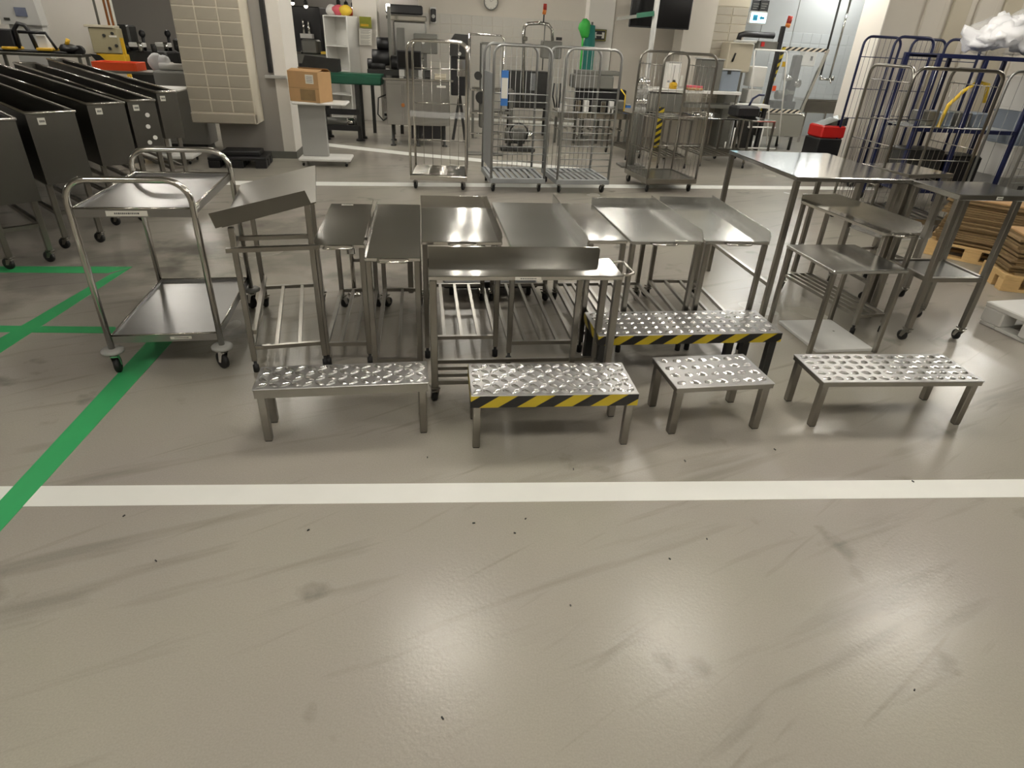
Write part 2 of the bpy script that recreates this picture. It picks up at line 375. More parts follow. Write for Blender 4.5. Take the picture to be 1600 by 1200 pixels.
def step_stool(label, x, y, t, w, d, h, pitch, ln, wd, ang, skirt=.035, tape=False, lm=FRAME, leg=.036, mids=False, rough=None):
    o = thing('step_stool', label, 'step stool', (x, y, 0), t, 'low steel step stools in front of the tables')
    b = MB(); b.box(-w/2, w/2, -d/2, d/2, h-.006, h, .002)
    b.build('tread_plate', TREAD, o)
    bumps(w, d, h-.0002, pitch, ln, wd, ang).build('tread_bumps', BUMP, o, kind='stuff')
    b = MB(); e = .004
    b.box(-w/2+e, w/2-e, -d/2+e, -d/2+e+.006, h-skirt, h-.006); b.box(-w/2+e, w/2-e, d/2-e-.006, d/2-e, h-skirt, h-.006)
    b.box(-w/2+e, -w/2+e+.006, -d/2+e+.006, d/2-e-.006, h-skirt, h-.006); b.box(w/2-e-.006, w/2-e, -d/2+e+.006, d/2-e-.006, h-skirt, h-.006)
    b.build('apron', lm, o)
    xs = [(-1, -1), (1, -1), (1, 1), (-1, 1)]
    for sx, sy in xs:
        cx = sx*(w/2-leg/2-.012); cy = sy*(d/2-leg/2-.012)
        g = MB().box(-leg/2, leg/2, -leg/2, leg/2, .004, h-.006, .003).build('leg', lm, o); g.location = (cx, cy, 0)
        put('leg_cap', cached(('lc', leg), lambda: MB().box(-leg/2+.003, leg/2-.003, -leg/2+.003, leg/2-.003, 0, .004).mesh('leg_cap', BLACKP)), g)
    if mids:
        for sx in (-.42, .3):
            MB().box(sx*w-leg/2, sx*w+leg/2, -leg/2, leg/2, .0, h-.006, .003).build('leg', lm, o)
    if tape:
        tp = MB().box(-w/2, w/2, -d/2-.001, -d/2+.0035, h-skirt, h-.004); tp.box(-w/2-.001, -w/2+.0035, -d/2+.004, d/2, h-skirt, h-.004); tp.box(w/2-.0035, w/2+.001, -d/2+.004, d/2, h-skirt, h-.004)
        tp.build('hazard_tape', HAZ, o, 'yellow and black striped hazard tape')
    return o
step_stool('low steel step with close lozenge tread and deep plain apron, leftmost of the stools', -.811, 2.569, .19, .80, .225, .297, .05, .062, .026, R(40), .05)
step_stool('low step stool with hazard tape under its woven tread, before the crosswise table', .189, 2.628, .129, .797, .319, .305, .046, .056, .025, R(40), .065, True)
step_stool('smallest step stool, nearly square top with widely spaced tread bumps', 1.038, 2.844, .194, .532, .334, .284, .07, .06, .036, R(24), .03, leg=.04)
step_stool('long untaped step stool, rightmost of the stools, on four thin square legs', 2.023, 2.986, .115, .90, .321, .282, .064, .056, .034, R(24), .03)
step_stool('longest step stool with hazard tape, standing behind the smallest stool', 1.002, 3.42, .161, 1.12, .343, .3, .066, .054, .034, R(28), .06, True, DGREY, .045, True)

# ------------------------------------------------------------------ steel tables
def slats(o, w, d, z, n, along='y', rail=.022, m=FRAME):
    ix = w/2-.02; iy = d/2-.02
    for sy in (-1, 1): MB().bar((-ix, sy*iy, z), (ix, sy*iy, z), rail).build('shelf_rail', m, o)
    for sx in (-1, 1): MB().bar((sx*ix, -iy, z), (sx*ix, iy, z), rail).build('shelf_rail', m, o)
    for k in range(n):
        q = (k+1)/(n+1)*2-1
        if along == 'y': MB().bar((q*ix, -iy+rail/2, z), (q*ix, iy-rail/2, z), .02).build('shelf_slat', m, o)
        else: MB().bar((-ix+rail/2, q*iy, z), (ix-rail/2, q*iy, z), .02).build('shelf_slat', m, o)
def legs4(o, w, d, ztop, leg=.03, wheels='back', m=FRAME, z0=.07):
    for sx, sy in ((-1, -1), (1, -1), (1, 1), (-1, 1)):
        cx = sx*(w/2-leg/2-.004); cy = sy*(d/2-leg/2-.004)
        wheel = wheels == 'all' or (wheels == 'back' and sy > 0) or (wheels == 'front' and sy < 0)
        zb = .1 if wheel else z0
        MB().box(cx-leg/2, cx+leg/2, cy-leg/2, cy+leg/2, zb, ztop, .003).build('leg', m, o)
        if wheels == 'none': continue
        if wheel: caster(o, cx, cy, .1, .036, random.uniform(-.8, .8))
        else: foot(o, cx, cy, z0)
def pull(o, cx, y, z, half, out=.035, m=TUBE):
    b = MB(); P = [(cx-half, y, z), (cx-half, y-out*.6, z), (cx-half+.015, y-out, z), (cx+half-.015, y-out, z), (cx+half, y-out*.6, z), (cx+half, y, z)]
    return b.tube(P, .006, 8).build('pull_handle', m, o)
def sticker(o, c, a, b_, nrm, w=.075, h=.018):
    c = Vector(c); a = Vector(a); b_ = Vector(b_)
    s = MB().plate([c-a*w/2-b_*h/2, c+a*w/2-b_*h/2, c+a*w/2+b_*h/2, c-a*w/2+b_*h/2], .0012, nrm).build('label_sticker', PAPER, o)
    q = c+Vector(nrm)*.0012; t = MB()
    rr = random.Random(int(c.x*1000)); x = -w*.3
    while x < w*.3:
        l = rr.uniform(.004, .009); t.plate([q+a*x-b_*h*.16, q+a*(x+l)-b_*h*.16, q+a*(x+l)+b_*h*.16, q+a*x+b_*h*.16], .0004, nrm); x += l+.0025
    t.build('print', INK, s)
    return s
def guard_poly(a, b, z0, z1, cham, th, nrm):
    """upright guard sheet from a to b (xy), with its end corner at b cut"""
    a = Vector((*a, 0)); b = Vector((*b, 0)); d = (b-a).normalized(); Z = Vector((0, 0, 1))
    return MB().plate([a+Z*z0, b+Z*z0, b+Z*(z1-cham), b-d*cham+Z*z1, a+Z*z1], th, nrm)
def work_table(label, x, y, t, w, d, h=.735, back=0, right=0, left=0, handle=None, n=3, group='steel feed tables in the middle row', name='feed_table', stick=None, sheet=STEEL, shelf=.135, wheels='back'):
    o = thing(name, label, 'table', (x, y, 0), t, group)
    b = MB().box(-w/2, w/2, -d/2, d/2, h-.022, h, .004); b.build('tabletop', sheet, o)
    if right: guard_poly((w/2-.005, d/2), (w/2-.005, -d/2), h, h+right, right*.5, .004, (1, 0, 0)).build('side_guard', sheet, o)
    if left: guard_poly((-w/2+.005, d/2), (-w/2+.005, -d/2), h, h+left, left*.5, .004, (-1, 0, 0)).build('side_guard', sheet, o)
    if back: MB().box(-w/2, w/2-.002, d/2-.005, d/2-.001, h, h+back).build('back_guard', sheet, o)
    legs4(o, w, d, h-.022, wheels=wheels); slats(o, w, d, shelf, n)
    if handle is not None: pull(o, handle, -d/2, h-.014, .075)
    if stick: sticker(o, stick[0], (1, 0, 0), stick[1], stick[2])
    return o
work_table('narrow steel table with white tag at its far edge, nearest the sloping-top stand', -1.046, 3.657, .163, .28, .905, handle=0, n=2, right=.03, stick=((-.03, .42, .7351), (0, 1, 0), (0, 0, 1)))
work_table('narrow flat steel table with front edge furthest forward in the middle row', -.734, 3.598, .157, .286, 1.134, handle=.0, n=1, left=.02)
work_table('steel table with guards at back and right, directly behind the crosswise table', -.394, 3.843, .158, .455, .938, back=.04, right=.045, handle=0, n=3)
work_table('steel table with tall right guard, front hidden behind the crosswise table', .089, 3.876, .159, .439, 1.03, right=.06, n=3, sheet=STEELB)
work_table('narrow steel table without guards, squeezed between the two guarded tables', .452, 4.0, .155, .235, .90, n=2)
work_table('dull steel table with back and right guards and a white sticker beside its handle', .799, 4.057, .172, .447, .919, back=.042, right=.06, handle=-.02, n=3, sheet=STEELB, stick=((.09, -.455, .7351), (0, 1, 0), (0, 0, 1)))
work_table('steel table with back and right guards, rightmost of the middle row', 1.267, 4.16, .115, .401, .966, back=.045, right=.06, handle=.0, n=2, sheet=STEELB)
work_table('narrow steel table with a long guard and front handle, standing under the tall table', 2.43, 4.529, .25, .281, .905, back=.05, right=.06, handle=.0, n=3, group='steel tables at the right')

# narrow handled table standing crosswise in front
o = thing('conveyor_side_table', 'long narrow steel table with rear guard and end handle, crosswise before the row', 'table', (.032, 3.033, 0), .154)
W, D, H = .98, .279, .725
MB().box(-W/2, W/2, -D/2, D/2, H-.024, H, .004).build('tabletop', STEEL, o)
guard_poly((-W/2, D/2-.004), (W/2-.06, D/2-.004), H, H+.062, .012, .004, (0, 1, 0)).build('back_guard', STEEL, o)
legs4(o, W, D, H-.024, .036, 'front'); slats(o, W, D, .125, 2, 'x')
MB().bar((W/2-.19, -.0, .125), (W/2-.19, -.0, H-.03), .026).build('brace', FRAME, o)
MB().tube([(W/2-.01, .1, H-.012), (W/2+.05, .1, H-.005), (W/2+.065, .085, H-.005), (W/2+.065, -.085, H-.005), (W/2+.05, -.1, H-.005), (W/2-.01, -.1, H-.012)], .008).build('pull_handle', TUBE, o)
sticker(o, (.0, -D/2, H-.013), (1, 0, 0), (0, 0, 1), (0, -1, 0), .13, .016)

# stand with a sloping top
o = thing('sloping_top_stand', 'steel stand with sloping sheet top above an open frame, beside the two-tier trolley', 'table', (-1.436, 3.60, 0), .30)
W, D = .42, 1.0
zl, zr = .84, .955
pts = [(-W/2-.02, -D/2, zl), (W/2+.03, -D/2, zr), (W/2+.03, D/2, zr), (-W/2-.02, D/2, zl)]
nn = Vector((-(zr-zl), 0, W+.05)).normalized()
MB().plate(pts, .006, nn).build('sloping_top', SHEET, o)
MB().plate([(-W/2-.05, -D/2-.004, zl+.0), (W/2+.005, -D/2-.004, zr-.005), (W/2-.02, -D/2-.004, zr+.065), (-W/2-.07, -D/2-.004, zl+.075)], .004, (0, -1, 0)).build('front_guard', SHEET, o)
for sx, zz in ((-1, zl), (1, zr)):
    for sy in (-1, 1):
        cx, cy = sx*(W/2-.018), sy*(D/2-.018)
        MB().box(cx-.015, cx+.015, cy-.015, cy+.015, .1 if sy > 0 else .07, zz-.008+(.0 if sx > 0 else .005), .003).build('leg', FRAME, o)
        caster(o, cx, cy, .1, .034, .4) if sy > 0 else foot(o, cx, cy, .07)
for sx in (-1, 1): MB().bar((sx*(W/2-.018), -D/2+.03, .737), (sx*(W/2-.018), -D/2+.16, .737), .024, .03).build('frame_rail', FRAME, o)
MB().bar((-W/2-.02, -D/2-.012, .727), (W/2+.02, -D/2-.012, .727), .03, .022).build('frame_rail', FRAME, o)
MB().bar((-W/2+.02, -D/2+.16, .737), (W/2-.02, -D/2+.16, .737), .024, .022).build('frame_rail', FRAME, o)
slats(o, W, D, .15, 2)
MB().bar((-W/2+.04, -D/2+.03, .24), (-W/2+.04, D/2-.05, .24), .024).build('side_rail', FRAME, o)

# ------------------------------------------------------------------ two-tier trolley
o = thing('serving_trolley', 'two-tier steel trolley with tube push handles and grey bumper wheels, at the left', 'trolley', (-2.025, 3.475, 0), .205)
W, D = .567, .90
r = .0165
for sy, top in ((-1, 1.058), (1, 1.055)):
    y = sy*D/2
    MB().tube(arch((-W/2, y, .14), (W/2, y, .14), .11, top, 6), r, 10).build('push_handle', TUBE, o)
def tray(z, nm):
    b = MB(); a, c = W/2-.012, D/2-.005
    b.box(-a, a, -c, c, z-.004, z); e = .014
    for (x0, x1, y0, y1) in ((-a-.002, a+.002, -c-.002, -c+.003), (-a-.002, a+.002, c-.003, c+.002), (-a-.002, -a+.003, -c+.003, c-.003), (a-.003, a+.002, -c+.003, c-.003)): b.box(x0, x1, y0, y1, z-.03, z+e)
    b.build(nm, TRAY, o)
    MB().tube([(-a, -c, z+e), (a, -c, z+e), (a, c, z+e), (-a, c, z+e)], .006, 6, True).build('tray_rim', TUBE, o)
tray(.905, 'upper_tray'); tray(.215, 'lower_tray')
sticker(o, (-.03, -D/2+.001, .895), (1, 0, 0), (0, 0, 1), (0, -1, 0), .19, .026)
sticker(o, (.08, -D/2+.001, .207), (1, 0, 0), (0, 0, 1), (0, -1, 0), .11, .016)
sticker(o, (W/2-.009, -D/2+.1, .905), (0, 1, 0), (0, 0, 1), (1, 0, 0), .07, .022)
sticker(o, (-W/2+.009, .15, .222), (0, 1, 0), (0, 0, 1), (-1, 0, 0), .12, .02)
for sx in (-1, 1):
    for sy in (-1, 1):
        caster(o, sx*W/2, sy*D/2, .135, .05, .5+sx*.3, True, STEEL)

# ------------------------------------------------------------------ tables at the right
o = thing('tall_worktable', 'tall wide steel worktable with glossy top and no shelf, at the right behind the stools', 'table', (2.181, 4.878, 0), .144)
W, D, H = .867, 1.07, 1.02
MB().box(-W/2, W/2, -D/2, D/2, H-.03, H, .004).build('tabletop', STEELM, o); legs4(o, W, D, H-.03, .036, 'none', z0=.0)
for sx in (-1, 1): MB().bar((sx*(W/2-.02), -D/2+.03, .25), (sx*(W/2-.02), D/2-.03, .25), .026).build('side_rail', FRAME, o)
o = thing('shelf_table', 'tall steel table with a low sheet shelf and black-tipped wheels, at the right edge', 'table', (2.93, 4.225, 0), .147)
W, D, H = .464, .435, 1.017
MB().box(-W/2, W/2+.1, -D/2, D/2, H-.035, H, .004).build('tabletop', STEELM, o); legs4(o, W, D, H-.035, .038, 'all')
MB().box(-W/2+.02, W/2-.02, -D/2+.02, D/2-.02, .455, .463).build('shelf', STEELB, o)
for s in (-1, 1):
    MB().bar((-W/2+.04, s*(D/2-.02), .455), (W/2-.04, s*(D/2-.02), .455), .026, .03).build('shelf_rail', FRAME, o)
    MB().bar((s*(W/2-.02), -D/2+.04, .455), (s*(W/2-.02), D/2-.04, .455), .026, .03).build('shelf_rail', FRAME, o)
sticker(o, (.05, -D/2, H-.018), (1, 0, 0), (0, 0, 1), (0, -1, 0), .045, .02)
o = thing('shelf_table', 'tall square steel table standing behind the wide worktable at the right', 'table', (2.96, 5.02, 0), .33)
W, D, H = .437, .46, 1.0
MB().box(-W/2, W/2, -D/2, D/2, H-.03, H, .004).build('tabletop', STEEL, o); legs4(o, W, D, H-.03, .045, 'all')
MB().box(-W/2+.02, W/2-.02, -D/2+.02, D/2-.02, .5, .508).build('shelf', STEELB, o); slats(o, W, D, .3, 0)
o = thing('small_steel_table', 'small square steel table on thin legs, standing over the white board behind the long stool', 'table', (2.153, 3.988, 0), .176)
W, D, H = .522, .547, .584
MB().box(-W/2, W/2, -D/2, D/2, H-.022, H, .004).build('tabletop', STEELB, o); legs4(o, W, D, H-.022, .028, 'none', z0=0)
o = thing('white_board', 'white plastic cutting board lying on the floor below the small steel table', 'cutting board', (2.185, 4.0, 0), .176)
MB().box(-.21, .21, -.245, .245, .0, .022, .003).build('board', BOARD, o)
dr = MB()
for (x, y) in ((-.08, .02), (-.03, .03), (.1, .04)): dr.cyl((x, y, .0215), (x, y, .0222), .008, 8)
dr.build('drain_spot', MGREY, o)

# white plastic pallet at the right edge
o = thing('plastic_pallet', 'white plastic pallet on the floor at the right edge of the photo', 'pallet', (3.55, 4.43, 0), R(14))
L_, W_ = 1.2, .8
MB().box(0, L_, -W_, 0, .135, .175, .008).build('deck', WHITE, o)
for yy0, yy1 in ((-.17, 0), (-.485, -.315), (-W_, -W_+.17)):
    for xx0, xx1 in ((0, .15), (.52, .68), (1.05, L_)): MB().box(xx0, xx1, yy0, yy1, .025, .136, .01).build('foot_block', WHITE, o)
for yy0, yy1 in ((-.14, -.01), (-.46, -.34), (-W_+.01, -W_+.14)): MB().box(.005, L_-.005, yy0, yy1, 0, .026, .004).build('runner', WHITE, o)
for xx0, xx1 in ((.005, .12),): MB().box(xx0, xx1, -W_+.14, -.14, 0, .026, .004).build('runner', WHITE, o)

# ------------------------------------------------------------------ pallets of flattened cardboard
def pallet_stack(label, clabel, x, y, t, L, W, n, group, seed):
    o = thing('wooden_pallet', label, 'pallet', (x, y, 0), t)
    for k in range(3):
        yy0 = k*(W-.1)/2
        MB().box(0, L, yy0, yy0+.1, 0, .022, .002).build('bottom_board', WOOD, o)
        for q in range(3):
            xx0 = q*(L-.145)/2; MB().box(xx0, xx0+.145, yy0, yy0+.1, .022, .1, .003).build('block', WOOD, o)
    for q in range(3): xx0 = q*(L-.145)/2; MB().box(xx0, xx0+.145, 0, W, .1, .122, .002).build('stringer_board', WOOD, o)
    for k in range(5):
        yy0 = k*(W-.11)/4; MB().box(0, L, yy0, yy0+.11, .122, .144, .002).build('deck_board', WOOD, o)
    rnd = random.Random(seed); z = .144
    c, s_ = math.cos(t), math.sin(t)
    for k in range(n):
        th = rnd.uniform(.014, .024); dx, dy = rnd.uniform(.01, .07), rnd.uniform(.01, .07)
        b = MB().box(-L/2+dx, L/2-rnd.uniform(0, .05), -W/2+dy, W/2-rnd.uniform(0, .05), 0, th-.003)
        q = b.build('cardboard_sheet', CARD if k == n-1 else CARDD)
        q.location = (x+L/2*c-W/2*s_, y+L/2*s_+W/2*c, z); q.rotation_euler = (0, 0, t+rnd.uniform(-.012, .012))
        tag(q, clabel.replace('box in', 'box lying topmost of') if k == n-1 else clabel.replace('box in', 'box under the top one of'), 'cardboard', None if k == n-1 else group); z += th
pallet_stack('wooden pallet under cardboard, the further one seen between the legs of the shelf table', 'brown flattened cardboard box in the further stack on a wooden pallet', 4.15, 6.25, R(-40), .8, .75, 24, 'flattened boxes on the further pallet', 1)
pallet_stack('wooden pallet under cardboard, the nearer one at the right edge of the photo', 'brown flattened cardboard box in the nearer stack on a wooden pallet', 4.23, 5.2, R(-12), 1.0, .44, 17, 'flattened boxes on the nearer pallet', 2)

# ------------------------------------------------------------------ steel tubs at the left
def tub(label, x, y, t, w, L, zt, zb, rivets=False, white=False, wheels=True):
    """local origin: front left corner; long axis is local +y"""
    o = thing('steel_tub', label, 'tub', (x, y, 0), t, 'long steel tubs on wheeled legs')
    b = MB(); q = .012
    b.box(0, w, 0, q, zb, zt); b.box(0, w, L-q, L, zb, zt); b.box(0, q, q, L-q, zb, zt); b.box(w-q, w, q, L-q, zb, zt); b.box(q, w-q, q, L-q, zb, zb+q)
    b.build('tub_body', TANK, o)
    b = MB(); e = .02
    b.box(-.006, e-.006, -.006, L+.006, zt, zt+.006); b.box(w-e+.006, w+.006, -.006, L+.006, zt, zt+.006); b.box(e-.006, w-e+.006, -.006, e-.006, zt, zt+.006); b.box(e-.006, w-e+.006, L-e, L+.006, zt, zt+.006)
    b.tube([(0, 0, zt+.006), (w, 0, zt+.006), (w, L, zt+.006), (0, L, zt+.006)], .012, 8, True); b.build('rolled_rim', TUBE, o)
    for px_ in (.03, w-.03):
        for py_ in (.1, L-.1):
            MB().box(px_-.02, px_+.02, py_-.02, py_+.02, .1, zb, .003).build('leg', FRAME, o); caster(o, px_, py_, .1, .045, .6)
        MB().bar((px_, .12, .3), (px_, L-.12, .3), .03).build('side_rail', FRAME, o)
    for py_ in (.1, L-.1): MB().bar((.05, py_, .3), (w-.05, py_, .3), .03).build('cross_rail', FRAME, o)
    for ch in o.children:
        if ch.name.split('.')[0] in ('tub_body', 'rolled_rim'):
            for vv in ch.data.vertices:
                if vv.co.z > zt-.03: vv.co.z += .085*vv.co.y/L      # the rim rises towards the far end
    sticker(o, (w*.28, 0, zt-.055), (1, 0, 0), (0, 0, 1), (0, -1, 0), .05, .05)
    if rivets:
        for (a, c) in ((.62, .12), (.55, .22), (.72, .32), (.48, .36)): MB().cyl((w*a, -.006, zt-c), (w*a, .002, zt-c), .02, 10).build('bolt_head', WHITE, o)
    return o
tub('steel tub cut off by the left edge of the photo, white film lying inside', -3.86, 4.40, R(50), .33, 4.0, 1.07, .5, wheels=True)
tub('steel tub with a white tag, second from the left edge', -3.79, 4.95, R(50), .33, 4.0, 1.07, .55)
tub('steel tub with a white tag, in the middle of the five tubs', -3.79, 5.69, R(50), .30, 4.0, 1.07, .56)
tub('steel tub with four bolt heads on its end wall, second from the pillar', -3.66, 6.07, R(48), .24, 4.0, 1.07, .64, True)
tub('steel tub nearest the clad pillar, last and narrowest of the five', -3.86, 6.95, R(47), .20, 4.2, 1.07, .62)
q = MB().blob((0, 0, 0), .16, .3, .10, 4, .25).build('plastic_film', FILL); q.location = (-4.62, 5.42, .965); q.rotation_euler = (0, 0, R(50))
tag(q, 'crumpled white plastic film lying in the tub at the left edge', 'film')
q = MB().box(.02, .31, .45, 1.95, -.02, 0, .004).build('tub_shelf', TANK, bpy.data.objects['steel_tub']); q.location = (0, 0, .88)

# low black dolly and crank stand seen through the middle row of tables
x, y = gp(760, 466); o = thing('black_dolly', 'low black dolly on the floor behind the middle row of tables', 'dolly', (x, y+.22, 0), R(9))
MB().box(-.36, .36, -.2, .2, .07, .12, .01).build('platform', BLACKP, o)
for sx in (-1, 1):
    for sy in (-1, 1): MB().cyl((sx*.3-.015, sy*.14, .035), (sx*.3+.015, sy*.14, .035), .035, 12).build('wheel', BLACK, o)
x, y = gp(548, 470); o = thing('crank_stand', 'small chrome stand with a crank, behind the two narrow tables', 'stand', (x, y+.12, 0), R(9))
MB().cyl((0, 0, .02), (0, 0, .52), .016, 10).build('post', TUBE, o); MB().lathe([(.05, 0), (.05, .012), (.018, .03)], n=14).build('foot', TUBE, o); MB().box(-.03, .03, -.03, .03, .32, .40, .006).build('clamp', STEEL, o)
for z in (.26, .42): MB().bar((.0, .03, z), (.42, .05, z), .022).build('cross_rail', FRAME, o)
MB().bar((.02, .03, .41), (.4, .045, .27), .018).build('diagonal_rail', FRAME, o); MB().box(.40, .44, .03, .07, .0, .50, .004).build('end_post', FRAME, o); MB().tube([(0, -.02, .47), (0, -.08, .47), (.06, -.08, .47)], .008, 8).build('crank', TUBE, o)

# ------------------------------------------------------------------ roll cages
def roll_cage(label, x, y, t, w=.72, d=.80, h=1.66, zb=.17, fr=ZINC, front=(), back=(), vert_back=8, vert_left=0, sheet_left=False, base='slat', tube=.016, group='roll cages in a row by the white line', name='roll_cage', arches=(-1, 1), cw=True, left_arch=False):
    """local origin: middle of the base, front is local -y"""
    o = thing(name, label, 'roll cage', (x, y, 0), t, group)
    a = w/2-tube; c = d/2-tube
    b = MB(); f = .035
    b.box(-w/2, w/2, -d/2, -d/2+f, zb-.05, zb+.01, .004); b.box(-w/2, w/2, d/2-f, d/2, zb-.05, zb+.01, .004)
    b.box(-w/2, -w/2+f, -d/2+f, d/2-f, zb-.05, zb+.01); b.box(w/2-f, w/2, -d/2+f, d/2-f, zb-.05, zb+.01); b.build('base_frame', ZINCB if fr is ZINC else fr, o)
    if base == 'slat':
        for k in range(8):
            xx = -w/2+f+(k+.5)*(w-2*f)/8; MB().box(xx-.022, xx+.022, -d/2+f, d/2-f, zb-.012, zb+.004).build('base_slat', ZINCB if fr is ZINC else fr, o)
    elif base == 'bar':
        for k in range(9):
            yy = -d/2+f+(k+.5)*(d-2*f)/9; MB().cyl((-w/2+f, yy, zb+.012), (w/2-f, yy, zb+.012), .012, 6).build('base_bar', TUBE, o)
    else: MB().box(-w/2+f, w/2-f, -d/2+f, d/2-f, zb-.01, zb).build('base_sheet', STEELB, o)
    for sy in arches:
        MB().tube(arch((-a, sy*c, zb), (a, sy*c, zb), .11, h, 5), tube, 8).build('arch_tube', fr, o)
    if left_arch:
        for sx in (-1, 1): MB().tube(arch((sx*a, -c, zb), (sx*a, c, zb), .1, h, 5), tube, 8).build('arch_tube', fr, o)
    b = MB()
    for z in front: b.cyl((-a, -c, z), (a, -c, z), .006, 5)
    if front: b.build('front_bars', fr, o, kind='stuff')
    b = MB()
    for z in back: b.cyl((-a, c, z), (a, c, z), .006, 5)
    for k in range(vert_back): xx = -a+(k+1)*2*a/(vert_back+1); b.cyl((xx, c+.008, zb), (xx, c+.008, h-.005), .0035, 4)
    if back or vert_back: b.build('back_mesh', fr, o, kind='stuff')
    if vert_left:
        for sx in (-1, 1):
            b = MB()
            for k in range(vert_left): yy = -c+(k+1)*2*c/(vert_left+1); b.cyl((sx*a, yy, zb), (sx*a, yy, h-.12), .0035, 4)
            for z in (zb+.35, zb+.75, h-.14): b.cyl((sx*a, -c, z), (sx*a, c, z), .005, 5)
            b.build('side_mesh', fr, o, kind='stuff')
    if sheet_left:
        MB().box(-a-.004, -a+.004, -c+.05, c-.05, zb+.1, h-.3).build('side_sheet', ZINCB, o)
    if cw:
        for sx in (-1, 1):
            for sy in (-1, 1): caster(o, sx*(w/2-.06), sy*(d/2-.07), zb-.05, .05, random.uniform(-.6, .6))
    return o
def cage_at(cx, cy, t, d): return (cx-math.sin(t)*d/2, cy+math.cos(t)*d/2, t)
x, y, t = cage_at(-1.06, 7.97, R(4), .7)
cg = roll_cage('shiny roll cage with a curved plastic strip across it, leftmost of the front row', x, y, t, d=.7, fr=TUBE, back=(.5, .95, 1.35), vert_back=5, base='bar')
b = MB()
for k in range(8):
    x0 = -.33+k*.0825; b.box(x0, x0+.084, -.33, -.322, .86-.012*math.sin(math.pi*(k+.5)/8), .925-.012*math.sin(math.pi*(k+.5)/8))
b.build('plastic_strip', FILM, cg)
x, y, t = cage_at(-.06, 8.07, R(12), .8)
cg2 = roll_cage('grey roll cage with barred front, a sheet side and a blue and white label strip', x, y, t, front=[.3+.085*k for k in range(11)], back=(1.1,), vert_back=9, sheet_left=True)
MB().box(-.255, -.17, -.398, -.392, 1.02, 1.40).build('label_strip', BLUEL, cg2); MB().box(-.25, -.175, -.402, -.398, 1.10, 1.32).build('label_paper', PAPER, cg2)
x, y, t = cage_at(.78, 8.2, R(13), .8)
roll_cage('grey roll cage with close horizontal front bars, third in the row', x, y, t, front=[.27+.078*k for k in range(13)], back=(.9,), vert_back=10)
x, y, t = cage_at(2.0, 8.55, R(14), .78)
cg4 = roll_cage('dark roll cage with sheet base and open front, rightmost of the front row', x, y, t, w=.74, d=.78, front=(.6, .95), back=(.9, 1.2), vert_back=5, vert_left=6, base='sheet', fr=FRAME)
MB().box(-.1, -.07, -.37, -.362, 1.3, 1.42).build('label_tag', PAPER, cg4)
# right side: grey cages, blue trolleys
roll_cage('grey wire roll cage with looped sides in front of the blue rack', 4.28, 7.35, R(5), w=.98, d=.8, front=(.8, 1.12), back=(.8, 1.12), vert_back=9, vert_left=8, base='slat', fr=FRAME, left_arch=True, arches=(-1,), group='cages and trolleys at the right edge')
roll_cage('grey wire cage with close horizontal bars, cut off by the right edge', 5.95, 7.75, R(8), w=.85, d=.6, front=[.3+.08*k for k in range(15)], vert_back=4, base='slat', group='cages and trolleys at the right edge')
roll_cage('blue tube roll trolley with looped top beside the pillar, furthest of the blue ones', 5.15, 9.95, R(9), w=.62, d=.7, h=1.98, tube=.018, front=(1.72, 1.0), back=(.9, 1.3, 1.72), vert_back=6, fr=BLUE, group='cages and trolleys at the right edge', name='blue_trolley')
roll_cage('blue tube roll trolley with looped top, half hidden behind the bag trolley', 5.85, 10.0, R(9), w=.58, d=.7, h=1.98, tube=.018, front=(1.72, .95), back=(.9, 1.3, 1.72), vert_back=6, fr=BLUE, group='cages and trolleys at the right edge', name='blue_trolley')
o = thing('blue_rack', 'dark blue square-tube rack carrying a full white plastic bag, at the right edge', 'rack', (5.42, 8.6, 0), R(6), 'cages and trolleys at the right edge')
W, D, H = 1.35, .62, 1.80
for sx in (-1, -.12, 1):
    for sy in (-1, 1):
        MB().box(sx*W/2-.022, sx*W/2+.022, sy*D/2-.022, sy*D/2+.022, .12, H-.045, .003).build('upright', BLUE, o)
        if abs(sx) == 1: caster(o, sx*W/2, sy*D/2, .12, .05, .3, fork=BLUE)
for sy in (-1, 1):
    for z in (H-.02, .98, .25): MB().box(-W/2-.022, W/2+.022, sy*D/2-.022, sy*D/2+.022, z-.025, z+.02, .003).build('cross_bar', BLUE, o)
for z, m_ in ((H-.005, BLUE), (.26, BLUE), (1.0, ZINCB)):
    MB().box(-W/2+.024, W/2-.024, -D/2+.024, D/2-.024, z-.012, z+.004).build('deck', m_, o)
MB().tube([(-.3, -.2, 1.0), (-.27, -.2, 1.25), (-.15, -.22, 1.42), (0, -.2, 1.52), (.15, -.2, 1.5), (.2, -.18, 1.3)], .022, 8).build('yellow_strap', YBAG, o)
for k in range(4): q = MB().box(-.09, .09, -.12, .12, 0, .17, .01).build('grey_carton', COOLG if k % 2 else MGREY); q.location = (5.02+.24*k, 8.56+.025*k, 1.004); q.rotation_euler = (0, 0, .1); tag(q, 'small grey carton on the middle deck of the blue rack, '+['leftmost of four', 'second from the left', 'third from the left', 'rightmost of four'][k], 'box', 'grey cartons on the blue rack')
